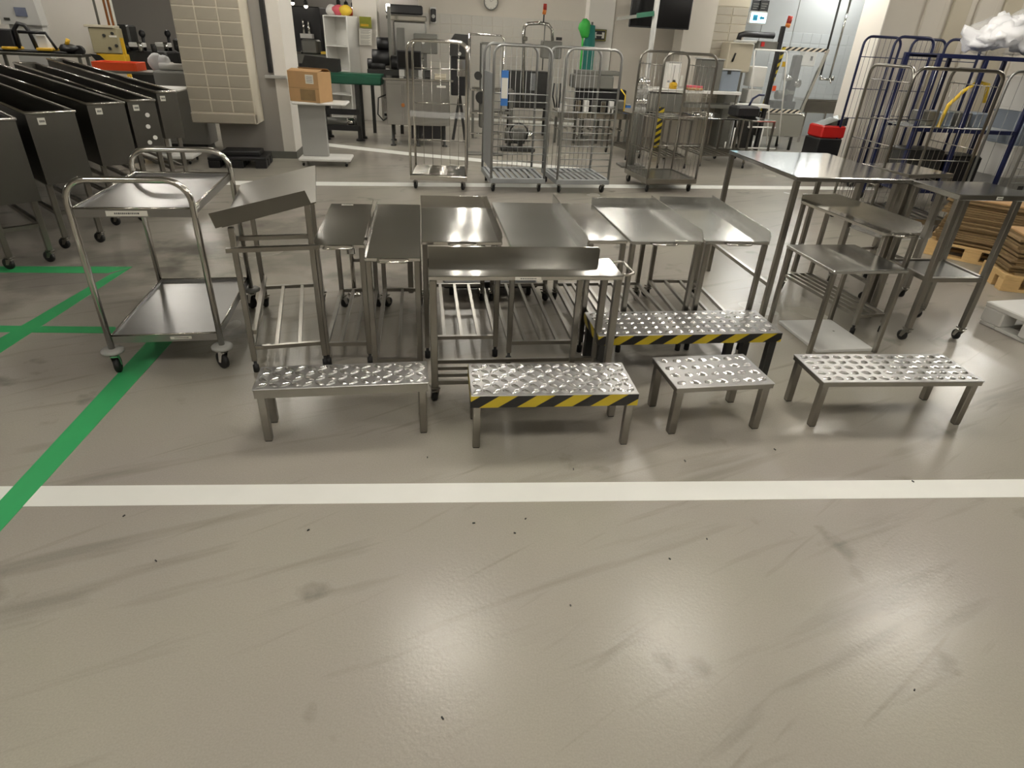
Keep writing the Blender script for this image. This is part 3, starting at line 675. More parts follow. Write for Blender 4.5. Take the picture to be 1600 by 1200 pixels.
# white bag
bag = thing('plastic_bag', 'large clear plastic bag full of white film on top of the blue rack', 'bag', (5.74, 8.6, 1.80), .1); bag.scale = (1.15, 1.0, 1.0)
from mathutils import noise as mn
def crumple(b, amp, sc_, ridge=True):
    for i, p in enumerate(b.v):
        q = Vector(p); n_ = Vector((0, 0, 0))
        for k in (1, 2.3, 5):
            t_ = mn.noise_vector(q*sc_*k); n_ += t_*(amp/k)
        if ridge: n_ *= .5+abs(mn.noise(q*sc_*3))*1.8
        b.v[i] = tuple(q+n_)
b = MB(); rr = random.Random(12)
for i in range(11):
    a = i*2.4; e = .28*math.sqrt(i/11)
    b.blob((e*math.cos(a)*1.15, e*math.sin(a)*.7, .13+.2*(1-i/11)*rr.uniform(.6, 1.2)), .16, .14, .12, seed=i, lump=.3, n=18, m=12)
crumple(b, .06, 9); zmin = min(p[2] for p in b.v); b.v = [(p[0], p[1], p[2]-zmin+.002) for p in b.v]
b.build('bag_filling', FILL, bag)
b = MB(); b.blob((0, 0, .21), .46, .33, .215, 9, .12, 30, 18); b.tube([(.12, 0, .38), (.16, .0, .46), (.19, .0, .50), (.24, .02, .57)], [.16, .1, .06, .09], 14)
crumple(b, .05, 6); zmin = min(p[2] for p in b.v); b.v = [(p[0], p[1], p[2]-zmin+.001) for p in b.v]
b.build('bag_film', FILM, bag)
q = MB().box(-.25, .25, -.2, .2, 0, .46, .02).build('dark_crate', DGREY); q.location = (5.12, 8.58, .27); q.rotation_euler = (0, 0, .1); tag(q, 'dark grey crate on the lowest deck of the blue rack, left one', 'crate')
q = MB().box(-.22, .22, -.2, .2, 0, .40, .02).build('dark_crate', BLACKP); q.location = (5.68, 8.64, .27); q.rotation_euler = (0, 0, .1); tag(q, 'black crate on the lowest deck of the blue rack, right one', 'crate')
for k, (z, m_, lab) in enumerate(((0, GREYP, 'grey crate at the bottom of the pale stack at the right edge'), (.4, WHITE, 'white crate second in the pale stack at the right edge'), (.8, COOLG, 'blue-grey crate third in the pale stack at the right edge'), (1.2, WHITE, 'white crate topmost in the pale stack at the right edge'))):
    o = thing('storage_crate', lab, 'crate', (6.75, 9.0, z), R(12), 'pale crates at the right edge'); b = MB(); b.box(-.4, .4, -.25, .25, 0, .03, .004); b.box(-.4, .4, -.25, -.235, .03, .37); b.box(-.4, .4, .235, .25, .03, .37); b.box(-.4, -.385, -.235, .235, .03, .37); b.box(.385, .4, -.235, .235, .03, .37); b.build('crate_body', m_, o)
    b = MB(); b.box(-.415, .415, -.265, -.235, .37, .398, .004); b.box(-.415, .415, .235, .265, .37, .398, .004); b.box(-.415, -.385, -.235, .235, .37, .398); b.box(.385, .415, -.235, .235, .37, .398); b.build('crate_rim', m_, o)
    MB().box(-.08, .08, -.262, -.25, .24, .29, .004).build('hand_hole', DGREY, o)

# ------------------------------------------------------------------ pillars and inner walls
WMESH = {}
def clad(parent, face_o, ux, n, rows, bw, bh, name='block', m=BLOCK, th=.014, z0=0, gap=.012):
    """blocks standing proud on a wall face: origin, unit vector along the face, columns, rows"""
    me = cached(('blk', bw, bh, m.name), lambda: MB().box(gap/2, bw-gap/2, -th, 0, gap/2, bh-gap/2, .004).mesh(name, m))
    rz = math.atan2(ux[1], ux[0])
    for i in range(n):
        for j in range(rows): put(name, me, parent, loc=(face_o[0]+ux[0]*i*bw, face_o[1]+ux[1]*i*bw, z0+j*bh), rz=rz)
def pillar(name, x0, y0, t, w, d, z0, m=MORTAR):
    o = MB().box(0, w, 0, d, z0, CEIL_Z).build(name, m); o.location = (x0, y0, 0); o.rotation_euler = (0, 0, t); o['kind'] = 'structure'; return o
a = at(302, 190, 9.0); b_ = at(402, 195, 9.15)
w_ = (b_-a).length
pl = pillar('wall_pillar_left', a.x, a.y, R(8), w_-.0, .45, .52)
clad(pl, (0, 0), (1, 0), 3, 15, w_/3, .155, z0=.66, th=.005, gap=.013)
MB().box(-.01, w_+.0, -.03, .1, .52, .65, .012).build('base_lip', BLOCK, pl)
CW = at(450, 150, 9.55).x-(a.x+.12)
pc = pillar('wall_column_left', a.x+.12, a.y+.5, R(8), CW-.03, .9, 0, WALLD)
MB().box(CW-.03, CW, -.02, .9, .1, CEIL_Z).build('corner_strip', WALLW, pc); MB().box(CW-.17, CW-.03, -.02, 0, .1, CEIL_Z).build('corner_strip', WALLW, pc)
MB().box(-.01, CW+.01, -.03, .9, 0, .1).build('skirting', MGREY, pc)
MB().box(CW-.24, CW-.18, -.06, -.02, 1.15, 3.0, .006).build('cable_duct', BLACKP, pc)
MB().box(CW-.29, CW, -.1, -.02, 1.08, 1.12, .006).build('ledge', GREYP, pc)
o = thing('plastic_pallet', 'black plastic pallet pushed under the clad pillar', 'pallet', (-4.28, 8.62, 0), R(12))
MB().box(0, .75, 0, .55, .1, .14, .006).build('deck', BLACKP, o)
for i in range(3):
    for j in range(3): MB().box(i*.3, i*.3+.15, j*.2, j*.2+.15, 0, .1, .006).build('foot_block', BLACKP, o)
q = MB().box(0, .5, 0, .35, 0, .06, .008).build('black_tray', BLACKP); q.location = (-4.15, 8.78, .14); q.rotation_euler = (0, 0, R(12)); tag(q, 'flat black tray on the black plastic pallet', 'tray')

# right pillar: white corner, beige fluted faces
a = at(1357, 5, 10.6)
pr_ = pillar('wall_pillar_right', 5.19, 10.6, R(6), 2.6, .62, 0, WALLP)
MB().box(-.02, .0, -.01, .62, 0, CEIL_Z, .004).build('corner_strip', WALLW, pr_)
for k, (u, dd) in enumerate(((.55, .05), (.95, .05), (1.35, .05), (1.75, .05), (2.2, .05))): MB().box(u, u+.28, -dd, 0, 0, CEIL_Z, .012).build('cladding_rib', BEIGE if k % 2 else WALLP, pr_)

# back walls
def wall(name, p, q, z1, m, th=.12):
    p = Vector((p[0], p[1])); q = Vector((q[0], q[1])); d = q-p; t = math.atan2(d.y, d.x)
    o = MB().box(0, d.length, 0, th, 0, z1).build(name, m); o.location = (p.x, p.y, 0); o.rotation_euler = (0, 0, t); o['kind'] = 'structure'; return o, d.length
wl, L = wall('wall_left', at(-180, 60, 11.4), at(186, 60, 12.6), CEIL_Z, WALLW)
wb, L = wall('wall_back', at(655, 60, 16.3), at(925, 60, 17.0), CEIL_Z, WALLP)
n = int(L/.235)
clad(wb, (0, 0), (1, 0), n, 7, L/n, .2, 'tile', TILE, .006, .73, .008)
MB().box(0, L, -.004, 0, 0, .73).build('lower_tiles', TILE, wb)
wt, L = wall('wall_tv', at(957, 60, 13.9), at(1075, 60, 14.2), CEIL_Z, WALLP)
w2, L2 = wall('wall_right', at(1150, 60, 15.2), at(1420, 60, 16.4), CEIL_Z, WALLC)
clad(w2, (.9, 0), (1, 0), 11, 8, .24, .2, 'tile', TILEC, .006, .5, .006)
for xx in (.55, 1.35, 3.0): MB().box(xx, xx+.012, -.008, 0, 0, CEIL_Z).build('panel_joint', MGREY, w2)
for nm, u0, u1, Y, d_ in (('wall_column_white', 554, 590, 14.5, .45), ('wall_column_sign', 917, 957, 13.8, .4)):
    a = at(u0, 60, Y); b_ = at(u1, 60, Y); pillar(nm, a.x, a.y, R(6), b_.x-a.x, d_, 0, WALLW)
a = at(1066, 60, 13.4); b_ = at(1112, 60, 13.5); c_ = at(1152, 60, 13.7)
p2 = pillar('wall_pillar_middle', a.x, a.y, R(7), (b_-a).length, .5, 0, WALLP)
p3 = pillar('wall_pillar_clad', b_.x, b_.y+.02, R(7), (c_-b_).length+.05, .5, 0, MORTAR)
clad(p3, (0, 0), (1, 0), 2, 14, ((c_-b_).length+.05)/2, .14, z0=.45, gap=.014)
MB().box(0, (c_-b_).length+.05, -.016, 0, 2.42, CEIL_Z).build('upper_panel', BEIGE, p3)
wd, L = wall('wall_dark', at(440, 60, 19.5), at(660, 60, 19.5), CEIL_Z, WALLD)
wd2, L = wall('wall_back_left', at(150, 60, 17.5), at(440, 60, 18.5), CEIL_Z, WALLD)
MB().box(.05, .22, -.03, 0, 1.2, 3.0).build('cable_duct', BLACKP, wd2)

# ------------------------------------------------------------------ background equipment
class Bg:
    """a thing at depth Y; sizes are read along the photograph's rays at that depth and built square to the room"""
    def __init__(s, name, label, cat, u, Y, rz=0.0, group=None, z=0):
        s.Y = Y; s.x = at(u, 120, Y).x; s.o = thing(name, label, cat, (s.x, Y, z), rz, group); s.z = z
    def X(s, u, v=110): return at(u, v, s.Y).x-s.x
    def Z(s, v, u=None): return max(0, at(u if u else 800+(s.x/s.Y)*900, v, s.Y).z)-s.z
    def box(s, name, m, u0, u1, vt, vb, y0=0, y1=.4, c=.006, parent=None):
        um = (u0+u1)/2; zb = 0 if vb is None else s.Z(vb, um)
        return MB().box(s.X(u0), s.X(u1), y0, y1, zb, s.Z(vt, um), c).build(name, m, parent or s.o)
    def tube(s, name, m, pts, r=.015, y=0, parent=None, n=8):
        P = [(s.X(p[0], p[1]), p[2] if len(p) > 2 else y, s.Z(p[1], p[0])) for p in pts]
        return MB().tube(P, r, n).build(name, m, parent or s.o)
    def legs(s, m, u0, u1, vt, y0=.03, y1=.4, r=.02):
        z = s.Z(vt, (u0+u1)/2)
        for u in (u0, u1):
            for y in (y0, y1): MB().box(s.X(u)-r, s.X(u)+r, y-r, y+r, 0, z).build('leg', m, s.o)

def l_table(label, x, y, t, h=.74):
    o = thing('rolling_pedestal_table', label, 'table', (x, y, 0), t, 'white pedestal tables on castors')
    MB().box(-.3, .42, -.22, .22, .075, .115, .01).build('base_plate', WHITE, o)
    MB().box(-.26, .10, -.04, .04, .115, h-.02, .008).build('column', GREYP, o)
    MB().box(-.3, .42, -.24, .24, h-.03, h, .012).build('tabletop', WHITE, o)
    for sx in (-.24, .36):
        for sy in (-.17, .17): caster(o, sx, sy, .075, .034, .4)
    return o
l_table('white pedestal table on castors carrying the cardboard box', -2.92, 9.3, R(8), .84)
l_table('white pedestal table on castors left of the clad pillar', -5.0, 8.9, R(10), .95)
o = thing('cardboard_box', 'brown cardboard box with a white label on the white pedestal table', 'box', (-2.97, 9.27, .84), R(-14))
MB().box(-.24, .22, -.17, .17, 0, .37, .004).build('carton', CARD, o)
MB().box(-.24, .22, -.171, -.1705, .17, .175).build('fold_line', CARDD, o); MB().box(-.07, .16, -.1712, -.1704, .02, .16).build('print', CARDD, o)
MB().box(.03, .15, -.1718, -.17, .23, .34).build('label', PAPER, o)
for k in range(4): MB().box(.045, .135, -.1722, -.1717, .25+k*.02, .256+k*.02).build('print', INK, o)
b = MB().plate([(-.24, -.17, .37), (.22, -.17, .37), (.24, -.08, .40), (-.22, -.08, .40)], .004, (0, -.3, 1)); b.plate([(-.24, .17, .37), (.22, .17, .37), (.22, .09, .405), (-.24, .09, .405)], .004, (0, .3, 1)); b.build('flap', CARD, o)

# green belt conveyor with crate
g = Bg('belt_conveyor', 'green belt conveyor on a black frame behind the cardboard box', 'conveyor', 540, 11.6, R(4))
MB().box(g.X(470), g.X(594), -.02, .38, g.Z(132, 550), g.Z(117, 550), .02).build('belt_bed', GREENB, g.o)
MB().box(g.X(470), g.X(594), .0, .36, g.Z(118, 550), g.Z(115, 550)).build('belt', GREENB, g.o)
for u in (500, 555):
    for y in (.03, .33): MB().box(g.X(u)-.035, g.X(u)+.035, y-.03, y+.03, .03, g.Z(131, 550)).build('leg', DGREY, g.o)
    for y in (.03, .33): MB().lathe([(.08, 0), (.07, .03), (.03, .04)], (g.X(u), y, 0), 12).build('foot', BLACK, g.o)
for z in (.16, .42): MB().box(g.X(485), g.X(557), .0, .05, z, z+.09).build('cross_bar', BLACKP, g.o)
MB().cyl((g.X(500), .18, .27), (g.X(552), .18, .27), .085, 14).build('drum_motor', MGREY, g.o)
MB().cyl((g.X(534), .18, .27), (g.X(546), .18, .27), .09, 14).build('motor_band', STEEL, g.o)
g = Bg('plastic_crate', 'dark grey crate standing on the green belt conveyor', 'crate', 505, 11.7, R(4), z=at(550, 115, 11.6).z)
MB().plate([(-.38, 0, 0), (.25, 0, 0), (.30, 0, .2), (-.28, 0, .24)], .02, (0, 1, 0)).build('front_panel', DGREY, g.o)
MB().box(-.3, .26, .02, .3, 0, .2, .01).build('crate_body', DGREY, g.o)

# steel packing machine
g = Bg('packing_machine', 'wide stainless cabinet machine on feet behind the first roll cage', 'machine', 655, 11.3, R(10))
zt = g.Z(126, 650); zb = g.Z(196, 650)
MB().box(g.X(602), g.X(702), 0, .75, zb, zt, .01).build('cabinet', STEELB, g.o)
MB().box(g.X(598), g.X(708), -.03, .8, zt, zt+.03, .006).build('top_plate', STEEL, g.o)
MB().box(g.X(630), g.X(698), -.012, 0, zb+.04, zt-.06, .004).build('door_panel', STEELB, g.o)
MB().box(g.X(604), g.X(627), -.012, 0, zb+.04, zt-.06, .004).build('door_panel', STEELB, g.o)
MB().box(g.X(682), g.X(696), -.016, -.012, zt-.09, zt-.06).build('sticker', PAPER, g.o)
MB().cyl((g.X(628), -.03, g.Z(165)), (g.X(628), -.012, g.Z(165)), .03, 10).build('knob', PIPE, g.o)
for u in (610, 650, 694):
    for y in (.08, .68): MB().lathe([(.05, 0), (.05, .02), (.02, .03), (.02, zb)], (g.X(u), y, 0), 10).build('foot', DGREY, g.o)
MB().box(g.X(640), g.X(690), .1, .6, .12, zb-.01).build('drip_tray', BLACKP, g.o)
MB().tube([(g.X(602), .1, .8), (g.X(590), .05, .75), (g.X(588), .03, .5), (g.X(596), .05, .4), (g.X(603), .1, .45)], .012, 6).build('hose', BLACK, g.o)
zt2 = zt+.03
q = Bg('monitor', 'black flat monitor standing on the stainless packing machine', 'monitor', 640, 11.45, R(10), z=zt2)
MB().box(-.2, .2, 0, .04, .12, .40, .006).build('screen_housing', BLACKP, q.o); MB().box(-.18, .18, -.003, 0, .14, .38).build('screen', SCREEN, q.o); MB().box(-.03, .03, .01, .05, 0, .13).build('stand', DGREY, q.o); MB().box(-.1, .1, -.05, .1, 0, .012).build('stand_foot', DGREY, q.o)
for k, (u, w_, h_, m_) in enumerate(((628, .09, .14, WHITE), (657, .07, .22, GREYP), (668, .1, .1, DGREY), (688, .2, .05, BEIGE))):
    q = Bg('parts_box', ['small white box left of the monitor on the packing machine', 'tall grey canister right of the monitor on the packing machine', 'dark block on the packing machine', 'flat beige tray on the packing machine'][k], 'box', u, 11.62+.05*k, R(10), z=zt2)
    MB().box(-w_/2, w_/2, 0, .12, 0, h_, .008).build('body', m_, q.o); MB().box(-w_/2-.004, w_/2+.004, -.004, .124, h_, h_+.012, .003).build('lid', m_, q.o)

# dark motor unit and hooded machine
g = Bg('motor_unit', 'black motors on a post between the white column and the hood', 'machine', 610, 12.6, R(8))
MB().box(g.X(609), g.X(614), 0, .06, 0, g.Z(10, 612), .005).build('post', MGREY, g.o)
for (u, v, r_, l_) in ((600, 68, .10, .2), (596, 90, .13, .3), (585, 100, .09, .22), (592, 103, .1, .25), (620, 98, .12, .2)):
    MB().cyl((g.X(u)-l_/2, .05, g.Z(v, u)), (g.X(u)+l_/2, .05, g.Z(v, u)), r_, 14).build('motor', BLACKP, g.o)
MB().box(g.X(575), g.X(628), -.05, .3, g.Z(122, 600), g.Z(108, 600), .01).build('mounting_plate', DGREY, g.o)
for u in (580, 624): MB().box(g.X(u)-.03, g.X(u)+.03, .1, .16, 0, g.Z(120, 600)).build('leg', DGREY, g.o)
g = Bg('hooded_machine', 'tall stainless machine with a lit hood beside the tiled wall', 'machine', 640, 14.0, R(8))
MB().box(g.X(617), g.X(667), .1, .9, g.Z(92, 640), g.Z(33, 640), .03).build('housing', STEELB, g.o)
MB().box(g.X(622), g.X(634), .07, .1, g.Z(84, 640), g.Z(44, 640)).build('window', MGREY, g.o)
MB().box(g.X(608), g.X(668), .0, .95, g.Z(33, 640), g.Z(24, 640), .02).build('hood', STEEL, g.o)
MB().box(g.X(606), g.X(662), .3, .9, g.Z(22, 640), g.Z(7, 640), .02).build('dark_duct', BLACKP, g.o)
MB().box(g.X(608), g.X(614), .05, .12, g.Z(18, 610), g.Z(6, 610), .01).build('lamp_lens', LUM, g.o)
MB().box(g.X(617), g.X(667), .1, .9, 0, g.Z(92, 640), .02).build('base_cabinet', MGREY, g.o)
g = Bg('control_panel_box', 'grey control cabinet hanging beside the hood on a post', 'control box', 668, 12.9, R(8))
MB().box(g.X(648), g.X(684), 0, .2, g.Z(84, 668), g.Z(53, 668), .012).build('cabinet', MGREY, g.o); MB().cyl((g.X(662), -.01, g.Z(66, 662)), (g.X(662), 0, g.Z(66, 662)), .03, 10).build('knob', WHITE, g.o); MB().box(g.X(665)-.03, g.X(665)+.03, .05, .11, 0, g.Z(84, 668)).build('post', MGREY, g.o)
g = Bg('slicing_machine', 'tall dark machine with sloping grey head behind the first roll cage', 'machine', 722, 12.2, R(8))
MB().plate([(g.X(703), 0, g.Z(88, 720)), (g.X(735), 0, g.Z(88, 720)), (g.X(735), 0, g.Z(54, 720)), (g.X(711), 0, g.Z(53, 720)), (g.X(704), 0, g.Z(64, 720))], .3, (0, 1, 0)).build('head', DGREY, g.o)
MB().box(g.X(705), g.X(732), .05, .3, g.Z(150, 720), g.Z(88, 720), .01).build('body', BLACKP, g.o); MB().box(g.X(714), g.X(728), .02, .06, g.Z(120, 720), g.Z(92, 720), .008).build('blade_plate', STEEL, g.o)
MB().cyl((g.X(718), .0, g.Z(84, 718)), (g.X(718), .04, g.Z(84, 718)), .03, 10).build('dial', WHITE, g.o)
for u in (708, 728): MB().bar((g.X(u), .15, 0), (g.X(719), .15, g.Z(150, 720)), .05).build('leg', DGREY, g.o)
g = Bg('tube_gate_frame', 'white tube frame standing behind the second roll cage', 'frame', 760, 10.9, R(6))
g.tube('frame_tube', STEEL, [(733, 52), (733, 100), (733, 230)], .014); g.tube('frame_tube', STEEL, [(733, 53), (783, 56), (788, 62), (783, 170), (780, 236)], .014)
for v in (140, 176, 208): g.tube('cross_tube', STEEL, [(733, v), (783, v+2)], .011)
MB().box(-.3, .3, -.15, .15, 0, .02, .004).build('foot_plate', MGREY, g.o)
g = Bg('wrapping_machine', 'grey machine with narrow window panels behind the second roll cage', 'machine', 770, 12.7, R(6))
MB().box(g.X(750), g.X(766), 0, .3, g.Z(200, 760), g.Z(66, 760), .02).build('column', MGREY, g.o); MB().box(g.X(752), g.X(764), -.01, 0, g.Z(140, 760), g.Z(70, 760), .01).build('window', GREYP, g.o)
for (u, v, r_) in ((747, 118, .07), (752, 152, .1)): MB().cyl((g.X(u), -.1, g.Z(v, u)), (g.X(u), .1, g.Z(v, u)), r_, 14).build('roller', DGREY, g.o)
MB().box(g.X(738), g.X(800), .05, .4, g.Z(143, 760), g.Z(137, 760), .005).build('shelf', STEEL, g.o); MB().box(g.X(738), g.X(805), .05, .4, g.Z(178, 760), g.Z(173, 760), .005).build('shelf', STEEL, g.o)
g.legs(MGREY, 740, 803, 140)
g = Bg('arched_tube_machine', 'machine with bent steel tubes and a red beacon behind the second roll cage', 'machine', 842, 13.3, R(8))
MB().box(g.X(846), g.X(876), 0, .3, g.Z(92, 860), g.Z(64, 860), .015).build('control_box', MGREY, g.o); MB().box(g.X(866), g.X(875), .0, .04, g.Z(63, 870), g.Z(58, 870)).build('button_block', BLACKP, g.o)
g.tube('bent_tube', STEEL, [(818, 160), (819, 60), (820, 42), (826, 37), (845, 36)], .03, .1); g.tube('bent_tube', STEEL, [(845, 36), (858, 38), (864, 46), (865, 64)], .03, .1)
MB().box(g.X(815), g.X(822), .04, .16, g.Z(64, 818), g.Z(57, 818), .01).build('tube_clamp', STEEL, g.o)
MB().cyl((g.X(846), .1, g.Z(38, 846)), (g.X(846), .1, g.Z(22, 846)), .014, 8).build('beacon_post', BLACKP, g.o)
MB().cyl((g.X(846), .1, g.Z(22, 846)), (g.X(847), .1, g.Z(15, 846)), .035, 12).build('beacon_amber', AMBER, g.o); MB().cyl((g.X(847), .1, g.Z(15, 846)), (g.X(847), .1, g.Z(5, 846)), .035, 12).build('beacon_red', REDL, g.o)
MB().box(g.X(795), g.X(862), .1, .5, g.Z(170, 830), g.Z(112, 830), .02).build('machine_body', DGREY, g.o); MB().box(g.X(830), g.X(838), .06, .1, g.Z(142, 834), g.Z(115, 834), .01).build('window', GUARD, g.o)
for u in (799, 858): MB().box(g.X(u)-.03, g.X(u)+.03, .2, .26, 0, g.Z(170, 830)).build('leg', DGREY, g.o)
MB().box(g.X(795), g.X(870), .0, .6, .3, .34, .005).build('lower_shelf', STEEL, g.o)
MB().tube([(g.X(848), .05, g.Z(36, 848)), (g.X(848), .05, g.Z(110, 848))], .012, 6).build('frame_tube', MGREY, g.o)
# tray-loading machine behind the third cage
g = Bg('tray_line', 'long low steel processing line with many rails behind the third roll cage', 'machine', 930, 12.3, R(10))
MB().box(g.X(875), g.X(1000), 0, .5, g.Z(186, 930), g.Z(176, 930), .008).build('table_bed', STEEL, g.o)
MB().box(g.X(900), g.X(965), .1, .5, g.Z(140, 930), g.Z(118, 930), .02).build('machine_head', MGREY, g.o); MB().box(g.X(905), g.X(975), .15, .45, g.Z(118, 930), g.Z(111, 930), .01).build('head_cover', MGREY, g.o)
MB().box(g.X(910), g.X(990), .15, .5, g.Z(176, 930), g.Z(140, 930), .02).build('drive_box', BLACKP, g.o)
for k in range(5): MB().box(g.X(905+k*14), g.X(913+k*14), .06, .15, g.Z(176, 930), g.Z(158, 930), .006).build('guide_block', [STEEL, WHITE, MGREY][k % 3], g.o)
for k in range(9): MB().cyl((g.X(880+k*13), .0, .3), (g.X(880+k*13), .45, .3), .02, 8).build('roller', STEEL, g.o)
for u in (882, 915, 955, 994):
    for y in (.05, .45): MB().box(g.X(u)-.02, g.X(u)+.02, y-.02, y+.02, 0, g.Z(186, 930)).build('leg', MGREY, g.o)
MB().tube([(g.X(975), -.02, g.Z(140, 975)), (g.X(983), -.04, g.Z(150, 983)), (g.X(984), -.04, g.Z(175, 983))], .012, 6).build('yellow_hose', YBAG, g.o)
for k in range(3): MB().tube([(g.X(868+k*5), .1, g.Z(130, 870)), (g.X(866+k*6), .06, g.Z(150, 870)), (g.X(872+k*3), .1, g.Z(168, 870))], .014, 6).build('cable', BLACK, g.o)
zt = g.Z(176, 930)
for k, (u, w_, h_, m_, lab) in enumerate(((884, .14, .12, WHITE, 'white parts box at the left end of the processing line'), (974, .16, .2, MGREY, 'grey parts box near the right end of the processing line'), (988, .1, .14, BLUEL, 'small blue parts box at the right end of the processing line'))):
    q = Bg('parts_box', lab, 'box', u, 12.42, R(10), z=zt); MB().box(-w_/2, w_/2, 0, .16, 0, h_, .01).build('body', m_, q.o); MB().box(-w_/2-.005, w_/2+.005, -.005, .165, h_, h_+.015, .003).build('lid', GREYP, q.o)
g = Bg('pump_unit', 'dark pump with round motor and coiled hose on the floor behind the second roll cage', 'pump', 815, 11.3, R(8))
MB().box(-.3, .3, 0, .3, 0, .06, .01).build('base_plate', DGREY, g.o); MB().cyl((-.22, .15, .24), (.12, .15, .24), .13, 16).build('motor', MGREY, g.o); MB().cyl((.12, .15, .24), (.24, .15, .24), .09, 14).build('pump_head', STEEL, g.o)
for k in range(3): MB().tube([(.16*math.cos(a*math.pi/6), .02*k, .3+.16*math.sin(a*math.pi/6)) for a in range(12)], .012, 6, True).build('hose_coil', BLACK, g.o)
for xx in (-.15, .05): MB().box(xx-.03, xx+.03, .08, .22, .06, .13).build('foot', DGREY, g.o)
g = Bg('valve_stand', 'grey pneumatic valve stand between the third and fourth roll cages', 'machine', 1004, 10.45, R(10))
MB().cyl((0, 0, 0), (0, 0, g.Z(120, 1003)), .05, 10).build('column', MGREY, g.o)
for k, v in enumerate((128, 143, 158, 172)): MB().cyl((-.08, -.03, g.Z(v, 1003)), (.1, -.03, g.Z(v, 1003)), .045, 10).build('valve', GREYP if k % 2 else STEEL, g.o)
MB().box(-.2, .2, -.15, .15, 0, .03, .005).build('base_plate', MGREY, g.o)

# tables with slatted shelves at the back (same kind as the feed tables)
for k, (u, v, w_, d_, lab) in enumerate(((1040, 262, .5, .9, 'steel table with slatted shelf behind the fourth roll cage, left one'), (1105, 258, .6, 1.0, 'steel table with slatted shelf and round lid on top behind the fourth roll cage'), (1165, 262, .45, .9, 'steel table with slatted shelf nearest the white tube rack'), (985, 250, .5, .8, 'steel table with slatted shelf behind the third roll cage'))):
    x, y = gp(u, v); work_table(lab, x, y+.4, R(10+k*3), w_, d_, .74, n=4, group='steel tables in the back row', shelf=.17)
x, y = gp(1105, 258)
o = thing('round_lid', 'shiny round lid lying on a steel table behind the fourth roll cage', 'lid', (x-.15, y+.35, .74)); MB().lathe([(.2, 0), (.2, .012), (.15, .05), (.02, .06)], n=24).build('dome', STEEL, o); MB().lathe([(.012, .06), (.02, .08), (.005, .09)], n=10).build('knob', BLACKP, o)
x, y = gp(1165, 262)
o = thing('black_case', 'black machine case with a blue hose on the steel table near the tube rack', 'case', (x-.05, y+.5, .74), R(15)); MB().box(-.24, .2, -.15, .15, 0, .17, .03).build('case_body', BLACKP, o); MB().tube([(.05, 0, .16), (.1, 0, .28), (.2, 0, .34), (.3, 0, .34)], .018, 8).build('hose', BLUE, o)
# work bench with white cabinet and yellow helmet-like can
g = Bg('work_bench', 'grey bench with white front edge behind the fourth roll cage', 'bench', 1060, 12.4, R(8))
MB().box(g.X(1012), g.X(1172), 0, .6, g.Z(146, 1080), g.Z(141, 1080), .006).build('worktop', WHITE, g.o); MB().box(g.X(1014), g.X(1076), .02, .5, g.Z(175, 1040), g.Z(146, 1040), .008).build('drawer_block', MGREY, g.o)
g.legs(MGREY, 1016, 1168, 146, .05, .55); MB().box(g.X(1076), g.X(1170), .1, .5, g.Z(170, 1100), g.Z(164, 1100), .004).build('shelf', MGREY, g.o)
zt = g.Z(141, 1080)
def onbench(name, lab, cat, u, w_, h_, m_, d_=.25, yy=12.6, extra=None):
    q = Bg(name, lab, cat, u, yy, R(8), z=zt); b = MB().box(-w_/2, w_/2, 0, d_, 0, h_, .012).build('body', m_, q.o)
    if extra: extra(q)
    return q
def wc(q):
    MB().box(-.004, .004, -.004, 0, .02, .38).build('door_gap', MGREY, q.o); MB().box(-.1, -.06, -.006, 0, .1, .13).build('sticker', COOLG, q.o); MB().box(-.12, .12, -.01, .25, .42, .435, .004).build('top_cap', GREYP, q.o)
onbench('wall_cabinet', 'small white two-door cabinet on the grey bench', 'cabinet', 1052, .25, .42, WHITE, extra=wc)
q = onbench('yellow_can', 'yellow can with a black cap in front of the white cabinet', 'can', 1056, .12, .10, YELLOW, .12, 12.42); MB().lathe([(.03, .1), (.03, .13), (.015, .15)], (0, .06, 0), 10).build('cap', BLACKP, q.o); MB().blob((0, .06, .06), .08, .07, .06, 3, .1).build('belly', YELLOW, q.o)
q = onbench('waste_bin', 'grey rectangular bin standing at the back of the grey bench', 'bin', 1110, .42, .50, MGREY, .3, 12.5); MB().box(-.225, .225, -.015, .315, .5, .52, .006).build('rim', GREYP, q.o)
q = onbench('blue_grey_bin', 'blue-grey closed bin with a dark latch on the grey bench', 'bin', 1138, .44, .34, COOLG, .3, 12.62); MB().box(-.23, .23, -.015, .315, .34, .36, .006).build('lid', GREYP, q.o); MB().box(-.03, .03, -.02, 0, .28, .34).build('latch', DGREY, q.o)
q = onbench('orange_pads', 'pale orange pads stacked flat on the grey bench', 'pads', 1090, .3, .04, CARD, .2, 12.42); MB().box(-.14, .14, .01, .19, .04, .075, .006).build('top_pad', PINK, q.o)
q = Bg('yellow_sign_board', 'yellow and black warning board leaning under the bench edge', 'sign', 1042, 12.25, R(8)); MB().box(-.05, .05, 0, .02, .05, .75, .004).build('board', HAZ, q.o); MB().box(-.08, .08, -.03, .06, 0, .05).build('foot', BLACKP, q.o)

